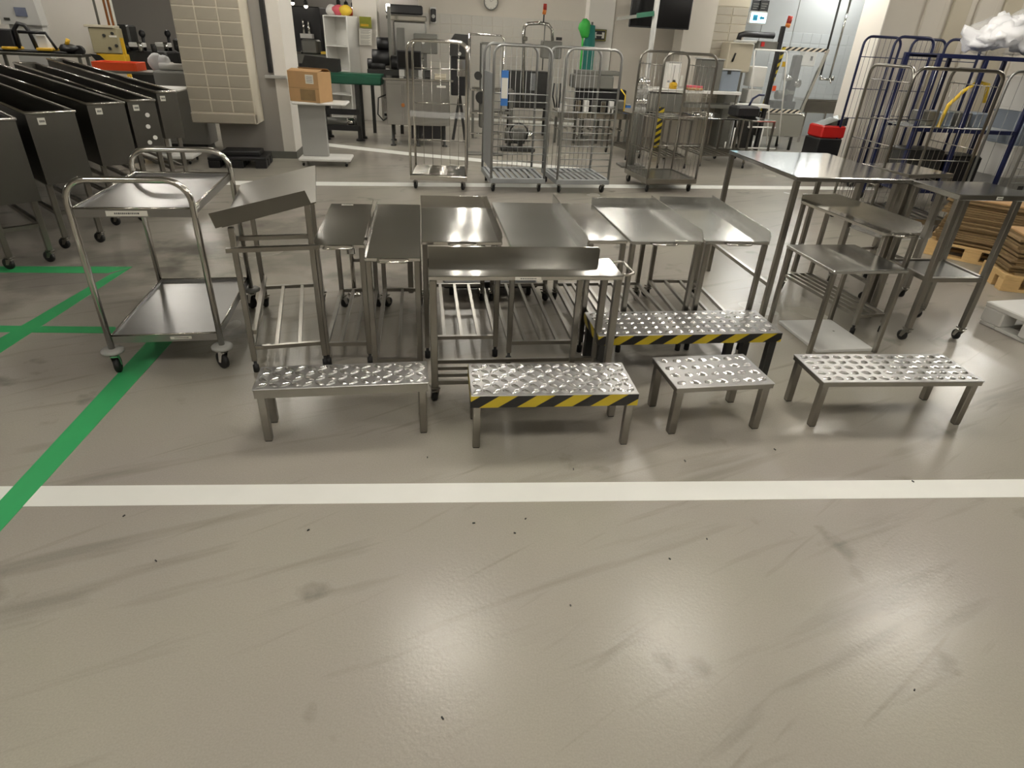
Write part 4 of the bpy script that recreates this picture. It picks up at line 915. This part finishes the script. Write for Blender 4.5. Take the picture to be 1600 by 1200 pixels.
# beige cabinet with arm, beacon
g = Bg('beige_cabinet', 'beige control cabinet with a curved black handle under a black arm', 'cabinet', 1150, 13.15, R(8))
MB().box(g.X(1132), g.X(1172), 0, .4, g.Z(113, 1150), g.Z(66, 1150), .02).build('cabinet', BEIGE, g.o); MB().tube([(g.X(1143), -.02, g.Z(83, 1143)), (g.X(1141), -.04, g.Z(88, 1141)), (g.X(1140), -.02, g.Z(96, 1141))], .018, 8).build('handle', BLACKP, g.o)
MB().box(g.X(1136), g.X(1171), -.12, .0, g.Z(66, 1150), g.Z(62, 1150), .01).build('lamp_shade', WHITE, g.o)
MB().box(g.X(1140), g.X(1164), .05, .35, 0, g.Z(113, 1150)).build('stand', MGREY, g.o)
g = Bg('arm_stand', 'black swivel arm on a post with a red and amber beacon', 'beacon', 1212, 13.0, R(8))
MB().box(g.X(1207), g.X(1213), 0, .08, 0, g.Z(40, 1212), .01).build('post', BLACKP, g.o)
g.tube('arm', BLACKP, [(1152, 62), (1154, 55), (1162, 53), (1210, 56)], .05, .04)
MB().cyl((g.X(1216), .04, g.Z(42, 1216)), (g.X(1217), .04, g.Z(36, 1217)), .045, 12).build('beacon_amber', AMBER, g.o); MB().cyl((g.X(1217), .04, g.Z(36, 1217)), (g.X(1218), .04, g.Z(24, 1218)), .045, 12).build('beacon_red', REDL, g.o)
MB().box(g.X(1176), g.X(1207), .02, .2, g.Z(78, 1190), g.Z(64, 1190), .01).build('switch_box', MGREY, g.o); MB().box(g.X(1179), g.X(1184), .0, .02, g.Z(72, 1180), g.Z(65, 1180)).build('red_switch', RED, g.o)
# guarded machine
g = Bg('guarded_machine', 'machine behind a clear guard edged with black and pale hazard tape', 'machine', 1250, 13.2, R(8))
zb, zt = g.Z(176, 1245), g.Z(75, 1250)
MB().box(g.X(1214), g.X(1290), 0, .02, zt-.05, zt+.01).build('top_rail', HAZW, g.o); MB().box(g.X(1205), g.X(1268), 0, .02, zb-.02, zb+.05).build('bottom_rail', HAZW, g.o)
MB().bar((g.X(1202), .01, zb), (g.X(1215), .01, zt), .05).build('left_rail', HAZ, g.o); MB().bar((g.X(1268), .01, zb), (g.X(1288), .01, zt), .05).build('right_rail', STEEL, g.o)
MB().plate([(g.X(1204), .012, zb), (g.X(1268), .012, zb), (g.X(1287), .012, zt), (g.X(1216), .012, zt)], .006, (0, 1, 0)).build('clear_guard', GUARD, g.o)
for (u, v) in ((1221, 100), (1214, 138)): MB().box(g.X(u)-.04, g.X(u)+.03, -.008, 0, g.Z(v+4, u), g.Z(v-4, u)).build('warning_sticker', YELLOW if v < 120 else ORANGE, g.o)
MB().box(g.X(1245), g.X(1258), .15, .3, g.Z(168, 1250), g.Z(86, 1250), .02).build('column', DGREY, g.o); MB().box(g.X(1256), g.X(1278), .12, .3, g.Z(104, 1265), g.Z(78, 1265), .015).build('head_box', WHITE, g.o); MB().box(g.X(1268), g.X(1271), .1, .12, g.Z(95, 1270), g.Z(88, 1270)).build('handle', BLACKP, g.o)
MB().box(g.X(1226), g.X(1264), .15, .4, g.Z(172, 1245), g.Z(160, 1245), .01).build('bed', BLACKP, g.o)
for (u, v, r_) in ((1242, 123, .06), (1258, 132, .07), (1234, 150, .08), (1250, 146, .06)): MB().cyl((g.X(u)-.07, .2, g.Z(v, u)), (g.X(u)+.07, .2, g.Z(v, u)), r_, 12).build('spindle', STEEL if v < 140 else MGREY, g.o)
for (vt, vb) in ((104, 136), (140, 162)): MB().box(g.X(1176), g.X(1200), .1, .4, g.Z(vb, 1188), g.Z(vt, 1188), .012).build('panel', WHITE, g.o)
MB().box(g.X(1176), g.X(1202), .12, .42, 0, g.Z(162, 1188)).build('side_cabinet', DGREY, g.o)
MB().box(g.X(1200), g.X(1278), -.02, .6, .25, zb-.03, .02).build('machine_body', STEELB, g.o); MB().box(g.X(1200), g.X(1274), -.06, .62, zb-.035, zb-.01, .005).build('top_ledge', STEEL, g.o)
for u in (1206, 1266):
    for y in (.05, .55): MB().cyl((g.X(u), y, 0), (g.X(u), y, .25), .03, 10).build('foot', DGREY, g.o)
# white tube rack in front of it
g = Bg('white_tube_rack', 'tall white tube rack in front of the guarded machine', 'rack', 1200, 12.6, R(6))
g.tube('upright_loop', WHITE, [(1170, 200, 0), (1178, 80, 0), (1179, 77, 0), (1229, 80, 0), (1231, 84, 0), (1218, 226, 0)], .014)
for v in (198, 231): g.tube('cross_tube', WHITE, [(1168, v), (1213, v+2)], .014)
g.tube('upright_loop', WHITE, [(1160, 228, .3), (1162, 166, .3), (1214, 168, .3), (1210, 232, .3)], .014)
for u in (1166, 1214):
    MB().cyl((g.X(u), 0, 0), (g.X(u), 0, g.Z(200, u)), .014, 8).build('leg', WHITE, g.o)
    MB().cyl((g.X(u), .3, 0), (g.X(u), .3, g.Z(226, u)), .014, 8).build('leg', WHITE, g.o)
MB().box(g.X(1160), g.X(1216), 0, .3, g.Z(169, 1190), g.Z(164, 1190), .005).build('shelf', WHITE, g.o)
for u in (1163, 1212): MB().cyl((g.X(u), 0, g.Z(167, 1190)), (g.X(u), .3, g.Z(167, 1190)), .012, 8).build('side_tube', WHITE, g.o)
# red unit behind the right pillar
g = Bg('red_floor_machine', 'red floor machine with black base beside the white pillar', 'machine', 1284, 10.2, R(8))
MB().box(g.X(1266), g.X(1308), 0, .4, g.Z(216, 1284), g.Z(196, 1284), .02).build('red_cover', RED, g.o); MB().box(g.X(1264), g.X(1306), -.01, .4, .1, g.Z(216, 1284), .015).build('base', BLACKP, g.o)
MB().plate([(g.X(1270), .05, g.Z(196, 1284)), (g.X(1310), .05, g.Z(196, 1284)), (g.X(1310), .05, g.Z(182, 1284)), (g.X(1296), .05, g.Z(186, 1284))], .3, (0, 1, 0)).build('hood', STEEL, g.o)
for u in (1270, 1302): MB().cyl((g.X(u), 0, .06), (g.X(u), .05, .06), .06, 14).build('wheel', BLACK, g.o)
g.o.location.x += .40
g = Bg('wall_sink', 'long steel wall sink under the tiles left of the white pillar', 'sink', 1300, 14.6, R(9)); MB().box(g.X(1270), g.X(1330), 0, .5, g.Z(178, 1300), g.Z(158, 1300), .02).build('basin', STEEL, g.o); MB().box(g.X(1268), g.X(1332), -.02, .52, g.Z(159, 1300), g.Z(156, 1300), .006).build('rim', STEEL, g.o); g.legs(STEEL, 1275, 1328, 178)
g = Bg('wall_faucet', 'wall faucet with two handles under the two pipes on the cool grey wall', 'faucet', 1292, 14.7, R(9)); zf = g.Z(124, 1292)
MB().cyl((-.16, 0, zf), (.16, 0, zf), .025, 10).build('mixer', STEEL, g.o); MB().tube([(0, 0, zf), (0, -.12, zf+.02), (0, -.2, zf-.06)], .014, 8).build('spout', STEEL, g.o)
for sx in (-.14, .14): MB().lathe([(.03, 0), (.03, .03), (.01, .05)], (sx, 0, zf+.02), 10).build('tap_handle', STEEL, g.o)
for sx in (-.12, .1): MB().cyl((sx, .05, zf), (sx, .05, CEIL_Z), .022, 8).build('supply_pipe', STEEL if sx > 0 else DGREY, g.o)

# signs, clock, television
def on_wall(name, label, cat, u, v, Y, rz=R(9)):
    p = at(u, v, Y); return thing(name, label, cat, p, rz)
o = on_wall('wall_clock', 'round wall clock high above the tiled wall', 'clock', 767, 3, 16.5)
MB().tube([(0, .02, 0), (0, -.03, 0)], .15, 24).build('clock_face', PAPER, o); MB().tube([(.155*math.cos(k*math.pi/16), -.03, .155*math.sin(k*math.pi/16)) for k in range(32)], .014, 6, True).build('rim', MGREY, o)
for a, l in ((.6, .09), (2.2, .12)): MB().bar((0, -.034, 0), (l*math.cos(a), -.034, l*math.sin(a)), .012, .004).build('hand', BLACKP, o)
for k in range(12): a = k*math.pi/6; MB().bar((.115*math.cos(a), -.0325, .115*math.sin(a)), (.135*math.cos(a), -.0325, .135*math.sin(a)), .01, .004).build('hour_mark', INK, o)
o = on_wall('wall_speaker', 'small black speaker on a white plate beside the tiled wall', 'speaker', 677, 24, 16.3); MB().box(-.07, .07, -.03, 0, -.16, .16, .006).build('plate', WHITE, o); MB().box(-.06, .06, -.09, -.03, -.13, .13, .02).build('body', BLACKP, o); MB().tube([(0, -.093, -.02), (0, -.089, -.02)], .04, 12).build('cone', GREYP, o)
o = on_wall('safety_sign', 'dark sign with a pale arrow pictogram on the white column', 'sign', 936, 55, 13.72, R(6)); MB().box(-.14, .14, -.012, 0, -.1, .1, .003).build('plate', mat('sign_green', (34, 52, 30), .5), o); MB().box(-.13, .13, -.0125, -.012, -.09, .09).build('border', mat('sign_border', (150, 140, 60), .6), o); MB().box(-.118, .118, -.0135, -.0125, -.078, .078).build('field', BLACKP, o)
MB().box(-.06, .06, -.0145, -.0135, -.012, .012).build('pictogram', PAPER, o)
for sx in (-1, 1): MB().plate([(sx*.1, -.0135, -.05), (sx*.05, -.0135, -.05), (sx*.06, -.0135, 0), (sx*.05, -.0135, .05), (sx*.1, -.0135, .05)], .001, (0, -1, 0)).build('pictogram', PAPER, o)
o = on_wall('exit_sign', 'lit white and blue exit sign on the cool grey wall', 'sign', 1182, 28, 14.9); MB().box(-.2, .2, -.08, 0, -.12, .12, .03).build('case', WHITE, o); MB().box(-.17, .17, -.084, -.08, -.09, .09, .0).build('lit_face', EXITG, o)
MB().plate([(-.12, -.085, -.05), (-.02, -.085, -.05), (-.02, -.085, .05), (-.12, -.085, .05)], .001, (0, -1, 0)).build('door_symbol', EXITD, o); MB().plate([(.02, -.085, 0), (.07, -.085, .045), (.07, -.085, .02), (.13, -.085, .02), (.13, -.085, -.02), (.07, -.085, -.02), (.07, -.085, -.045)], .001, (0, -1, 0)).build('arrow', EXITD, o)
for k, u in enumerate((1182, 1195)):
    o = on_wall('black_sign', ['black sign with faint lettering above the exit sign, left of the pair', 'black sign with faint lettering above the exit sign, right of the pair'][k], 'sign', u, 9.5, 14.9); MB().box(-.11, .08, -.015, 0, -.1, .1, .003).build('plate', BLACKP, o)
    for j in range(3): MB().box(-.08, .05-.02*j, -.0165, -.015, .03-.04*j, .045-.04*j).build('print', MGREY, o)
o = on_wall('television', 'large black flat television high on the beige wall', 'television', 1036, 4, 12.6, R(4))
MB().box(-.55, .53, 0, .06, -.39, .4, .01).build('housing', BLACKP, o); MB().box(-.53, .51, -.003, 0, -.37, .38).build('screen', SCREEN, o); MB().box(-.1, .1, .06, 1.2, -.1, .1).build('wall_bracket', DGREY, o)
g = Bg('ceiling_pole', 'steel pole from floor to ceiling in front of the television', 'pole', 1008, 12.0, 0); MB().cyl((.03, 0, 0), (.03, 0, CEIL_Z), .045, 12).build('tube', GREYP, g.o); MB().lathe([(.1, 0), (.1, .015), (.05, .02)], (.03, 0, 0), 14).build('floor_flange', GREYP, g.o)
MB().bar((.0, -.03, g.Z(20, 990)), (g.X(956), .1, g.Z(29, 956)), .05, .05).build('side_arm', MGREY, g.o); MB().bar((.0, -.04, g.Z(20, 1000)), (g.X(984), -.0, g.Z(24, 984)), .06, .07).build('green_sleeve', GREENB, g.o)
g = Bg('hanging_hose_bundle', 'green hose and teal apron hanging beside the sign column', 'hose', 908, 13.5, 0)
b = MB(); b.tube([(.06, 0, .5), (.08, 0, 1.2), (.1, .02, 1.7), (.12, 0, 2.0)], [.1, .13, .11, .06], 10); b.build('teal_apron', TEAL, g.o)
MB().blob((-.02, -.05, g.Z(44, 905)), .11, .08, .16, 5, .3).build('green_hose_coil', LIME, g.o); MB().tube([(-.04, -.05, g.Z(50, 905)), (-.03, -.05, 1.2), (.0, -.03, 1.0)], .02, 8).build('hose_end', LIME, g.o); MB().cyl((.12, .0, 0), (.12, .0, 2.05), .02, 8).build('post', MGREY, g.o); MB().cyl((.12, 0, 2.0), (.12, .28, 2.0), .015, 8).build('hook', MGREY, g.o); MB().box(0, .24, -.1, .1, 0, .02).build('foot_plate', MGREY, g.o)
o = on_wall('poster', 'olive green poster on the white column', 'poster', 571, 35, 14.45, R(6)); MB().box(-.12, .12, -.008, 0, -.1, .1).build('sheet', OLIVE, o); MB().box(-.1, .06, -.0085, -.008, -.07, -.03).build('print', YELLOW, o)
for k, v in enumerate((50, 58, 66)):
    o = on_wall('notice_sheet', ['white notice sheet on the white column, directly below the olive poster', 'white notice sheet on the white column, middle of the three', 'white notice sheet on the white column, lowest of the three'][k], 'notice', 571, v, 14.45, R(6)); MB().box(-.13, .13, -.008, 0, -.055, .055).build('sheet', PAPER, o)
    for j in range(4): MB().box(-.1, .1-.03*(j % 2), -.0085, -.008, .03-.02*j, .036-.02*j).build('print', INK, o)

# white shelving with bags
g = Bg('shelf_unit', 'tall white shelf unit with coloured bags on top, left of the white column', 'shelf', 530, 14.2, R(-18))
for xx in (-.26, .27): MB().box(xx-.015, xx+.015, 0, .4, 0, 1.95, .004).build('side_panel', WHITE, g.o)
MB().box(-.26, .27, .38, .4, 0, 1.95).build('back_panel', WHITE, g.o)
for z in (.05, .5, .95, 1.4, 1.93): MB().box(-.245, .255, 0, .38, z, z+.025, .003).build('shelf_board', WHITE, g.o)
zz = 1.955
for k, (xx, m_, lab) in enumerate(((-.16, WHITE, 'white'), (0, PINK, 'pink'), (.16, YBAG, 'yellow'))):
    q = MB().blob((0, 0, 0), .12, .12, .10, k, .2).build('plastic_bag', m_); p = g.o.matrix_basis @ Vector((xx, .18, zz+.09)); q.location = p; tag(q, lab+' plastic bag lying on top of the white shelf unit', 'bag')
g = Bg('orange_jacket_stand', 'dark coats and an orange cap on a stand right of the white shelf unit', 'coat stand', 552, 15.2, 0)
MB().cyl((0, 0, 0), (0, 0, 2.05), .02, 8).build('post', DGREY, g.o); MB().blob((0, 0, 1.55), .14, .12, .38, 2, .15).build('dark_coat', BLACKP, g.o); MB().blob((0, 0, 2.05), .12, .1, .09, 3, .15).build('orange_cap', ORANGE, g.o); MB().lathe([(.2, 0), (.2, .03), (.03, .05)], n=12).build('foot', DGREY, g.o)
# dark equipment bay
g = Bg('black_equipment_rack', 'tall black equipment rack in the dark bay behind the cardboard box', 'rack', 490, 17.0, 0)
MB().box(g.X(446), g.X(508), 0, .6, 0, g.Z(10, 480), .02).build('cabinet', BLACKP, g.o); MB().box(g.X(520), g.X(546), .2, .6, 0, g.Z(14, 520), .02).build('side_cabinet', BLACKP, g.o)
for (u, v) in ((482, 30), (490, 34)): MB().cyl((g.X(u), -.03, g.Z(v+24, u)), (g.X(u), -.03, g.Z(v, u)), .03, 8).build('chrome_cylinder', STEEL, g.o)
MB().box(g.X(478), g.X(496), -.15, 0, g.Z(60, 486), g.Z(53, 486)).build('bright_plate', WHITE, g.o)
g = Bg('bench_machine', 'grey bench machine below the black rack', 'machine', 480, 15.4, 0)
MB().box(g.X(455), g.X(520), 0, .5, g.Z(100, 485), g.Z(85, 485), .01).build('bench_top', MGREY, g.o); MB().box(g.X(474), g.X(498), .05, .4, g.Z(85, 485), g.Z(62, 485), .03).build('motor_box', MGREY, g.o); MB().box(g.X(457), g.X(472), .05, .4, g.Z(85, 465), g.Z(80, 465), .01).build('pan', STEEL, g.o); MB().box(g.X(503), g.X(520), .05, .35, g.Z(85, 510), g.Z(81, 510)).build('yellow_pad', YBAG, g.o)
g.legs(MGREY, 458, 516, 100)
for k, (u, v) in enumerate(((445, 4), (457, 5), (478, 10), (529, 9), (541, 12), (552, 13))):
    p = at(u, v, 16.6+.1*k); o = thing('spot_lamp', 'small bright spot lamp hanging above the dark bay, '+['leftmost', 'second from left', 'third from left', 'fourth from left', 'fifth from left', 'rightmost'][k], 'lamp', p, 0, 'spot lamps above the dark bay'); MB().blob((0, 0, 0), .045, .045, .04, 0, 0).build('lens', LUM, o); MB().lathe([(.05, .02), (.05, .1), (.02, .13)], n=10).build('shade', DGREY, o); MB().cyl((0, 0, .12), (0, 0, CEIL_Z-p.z), .008, 6).build('cable', BLACK, o)

# far left
g = Bg('control_cabinet', 'grey control cabinet with a small display on the white wall at top left', 'cabinet', 65, 11.2, R(16))
MB().plate([(-.34, 0, g.Z(40, 60)), (.22, 0, g.Z(40, 60)), (.16, 0, CEIL_Z-.75), (-.3, 0, CEIL_Z-.75)], .3, (0, 1, 0)).build('cabinet', GREYP, g.o)
MB().box(-.10, .06, -.012, 0, g.Z(27, 60), g.Z(13, 60)).build('display', LCD, g.o); MB().box(-.28, -.2, -.01, 0, g.Z(34, 60), g.Z(30, 60)).build('key_pad', DGREY, g.o)
MB().box(-.26, .2, .05, .28, 0, g.Z(40, 60)).build('pedestal', GREYP, g.o)
g = Bg('steel_bench', 'low steel bench carrying the black and yellow power unit behind the tubs', 'bench', 80, 10.4, R(14))
zt = g.Z(84, 80); MB().box(-.75, .5, 0, .4, zt-.04, zt, .005).build('bench_top', TANK, g.o)
for xx in (-.7, .45):
    for yy in (.04, .36): MB().box(xx-.02, xx+.02, yy-.02, yy+.02, 0, zt-.04).build('leg', MGREY, g.o)
q = Bg('power_unit', 'black and yellow power unit with a round guard hoop on the bench behind the tubs', 'machine', 80, 10.45, R(14), z=zt)
MB().box(-.62, .3, .02, .3, 0, .03, .01).build('base_plate', BLACKP, q.o); MB().box(-.56, -.36, 0, .28, .03, .07, .01).build('yellow_base', YELLOW, q.o); MB().box(-.1, .12, 0, .28, .03, .07, .01).build('yellow_base', YELLOW, q.o); MB().box(-.6, -.38, .04, .28, .05, .3, .015).build('battery_box', BLACKP, q.o)
MB().tube([(-.36, .1, .05), (-.35, .1, .3), (-.28, .1, .38), (-.2, .1, .36), (-.16, .1, .28), (-.12, .1, .05)], .03, 8).build('guard_hoop', BLACKP, q.o)
MB().tube([(-.3, .08, .27), (.06, .08, .27), (.16, .08, .05)], .022, 8).build('cross_tube', BLACKP, q.o); MB().box(-.1, .04, .1, .25, .06, .24, .01).build('white_panel', WHITE, q.o)
MB().blob((.32, .12, .07), .14, .1, .07, 4, .3).build('motor_head', BLACKP, q.o); MB().cyl((.3, .1, .12), (.34, .1, .2), .03, 8).build('yellow_valve', YELLOW, q.o); MB().cyl((.44, .1, .05), (.44, .2, .05), .07, 12).build('hose_reel', BLACK, q.o)
roll_cage('grey wire roll cage in front of the white wall at the top left corner', -8.9, 10.7, R(14), w=.72, d=.3, h=2.0, back=(1.3, 1.7), vert_back=4, fr=FRAME, group='cages at the far left')
g = Bg('operator_box', 'beige operator box on a yellow stand with two pipes rising to the ceiling', 'control box', 178, 12.0, R(12))
MB().box(g.X(156), g.X(195), 0, .25, g.Z(84, 176), g.Z(44, 176), .012).build('box', OCHRE, g.o); MB().box(g.X(152), g.X(192), -.03, .27, g.Z(44, 176), g.Z(40, 176), .006).build('box_lid', BEIGE, g.o)
for (u, v) in ((176, 56), (188, 53), (180, 76), (190, 72)): MB().cyl((g.X(u), -.02, g.Z(v, u)), (g.X(u), 0, g.Z(v, u)), .025, 10).build('push_button', DGREY, g.o)
MB().box(g.X(183), g.X(193), -.008, 0, g.Z(59, 188), g.Z(56, 188)).build('label', PAPER, g.o)
for u in (160, 196): MB().box(g.X(u)-.03, g.X(u)+.03, .05, .11, 0, g.Z(60, u)).build('yellow_post', YELLOW, g.o)
MB().box(g.X(160), g.X(198), .0, .24, g.Z(96, 178), g.Z(85, 178), .01).build('yellow_beam', YELLOW, g.o); MB().plate([(g.X(150), -.02, g.Z(84, 150)), (g.X(163), -.02, g.Z(86, 160)), (g.X(172), -.02, g.Z(97, 160)), (g.X(158), -.02, g.Z(97, 160))], .03, (0, 1, 0)).build('dark_plate', BLACKP, g.o)
for u, m_ in ((152, MGREY), (166, PIPE), (172, PIPE)): MB().cyl((g.X(u, 40), .12, g.Z(44, u)), (g.X(u, 40), .12, CEIL_Z), .02, 8).build('riser_pipe', m_, g.o)
g = Bg('side_table', 'grey table with an orange tray on it behind the last tub', 'table', 210, 9.9, R(10))
MB().box(g.X(140), g.X(254), 0, .5, g.Z(116, 210), g.Z(112, 210), .004).build('tabletop', MGREY, g.o); g.legs(MGREY, 146, 248, 116); zt = g.Z(112, 210); gm = g
o = thing('orange_tray', 'bright orange plastic tray on the grey table behind the tubs', 'tray', (g.x+g.X(176), 10.08, zt), R(10)); MB().box(-.28, .28, -.15, .2, 0, .015, .004).build('tray_floor', ORANGE, o)
for (x0, x1, y0, y1) in ((-.28, .28, -.17, -.15), (-.28, .28, .2, .22), (-.3, -.28, -.17, .22), (.28, .3, -.17, .22)): MB().box(x0, x1, y0, y1, 0, .11, .004).build('tray_wall', ORANGE, o)
for k, (u, r_) in enumerate(((230, .11), (243, .10), (254, .06))):
    q = MB().blob((0, 0, 0), r_, r_*.9, r_*1.15, 20+k, .16).build('white_bag', [FILL, FILL, WHITE][k]); q.location = (g.x+g.X(u)*.98, 10.2, zt+r_*1.1); tag(q, ['crumpled white bag on the grey table, next to the orange tray', 'crumpled white bag on the grey table, middle one', 'small white tub at the right end of the grey table'][k], 'bag')
g = Bg('grey_cupboard', 'light grey cupboard with a white and green roll on top, left of the clad pillar', 'cupboard', 275, 9.9, R(8)); MB().box(g.X(240), g.X(306), 0, .4, .08, g.Z(112, 275), .01).build('carcass', GREYP, g.o); MB().box(g.X(242), g.X(304), -.015, 0, .12, g.Z(114, 275), .005).build('door', GREYP, g.o); MB().box(g.X(244), g.X(300), .03, .37, 0, .08).build('plinth', DGREY, g.o); zt = g.Z(112, 275)
o = thing('tape_roll', 'white and green cardboard tube lying on the light grey cupboard', 'tube', (g.x, 10.05, zt+.05), R(8)); MB().cyl((-.27, 0, 0), (.12, 0, 0), .05, 14).build('white_tube', WHITE, o); MB().cyl((.12, 0, 0), (.3, 0, 0), .051, 14).build('green_tube', GREENB, o)
for k, (u, Y, lab) in enumerate(((222, 13.5, 'dark machine with a tall head behind the operator box'), (262, 14.2, 'dark low machine with white parts left of the clad pillar'))):
    g = Bg('dark_machine', lab, 'machine', u, Y, R(8))
    MB().box(-.55, .55, 0, .6, .2, g.Z(80, u), .03).build('bed', DGREY, g.o)
    MB().box(-.45 if k == 0 else .2, -.1 if k == 0 else .5, .1, .5, g.Z(80, u), g.Z(40 if k == 0 else 60, u), .03).build('head', DGREY, g.o)
    for j in range(4): MB().cyl((-.4+j*.25, -.02, g.Z(80, u)), (-.4+j*.25, -.02, g.Z(66+4*(j % 2), u)), .05, 10).build('cylinder', [MGREY, BLACKP, STEEL, DGREY][j], g.o)
    MB().box(-.1, .18, -.05, .1, g.Z(74, u), g.Z(67, u), .01).build('white_cover', WHITE, g.o)
    MB().cyl((.1, .2, g.Z(80, u)), (.1, .2, g.Z(55, u)), .03, 8).build('lever', BLACKP, g.o); MB().blob((.1, .2, g.Z(53, u)), .06, .06, .07, 1, 0).build('lever_knob', BLACKP, g.o)
    for xx in (-.5, .5): MB().box(xx-.04, xx+.04, .1, .5, 0, .2).build('leg', DGREY, g.o)
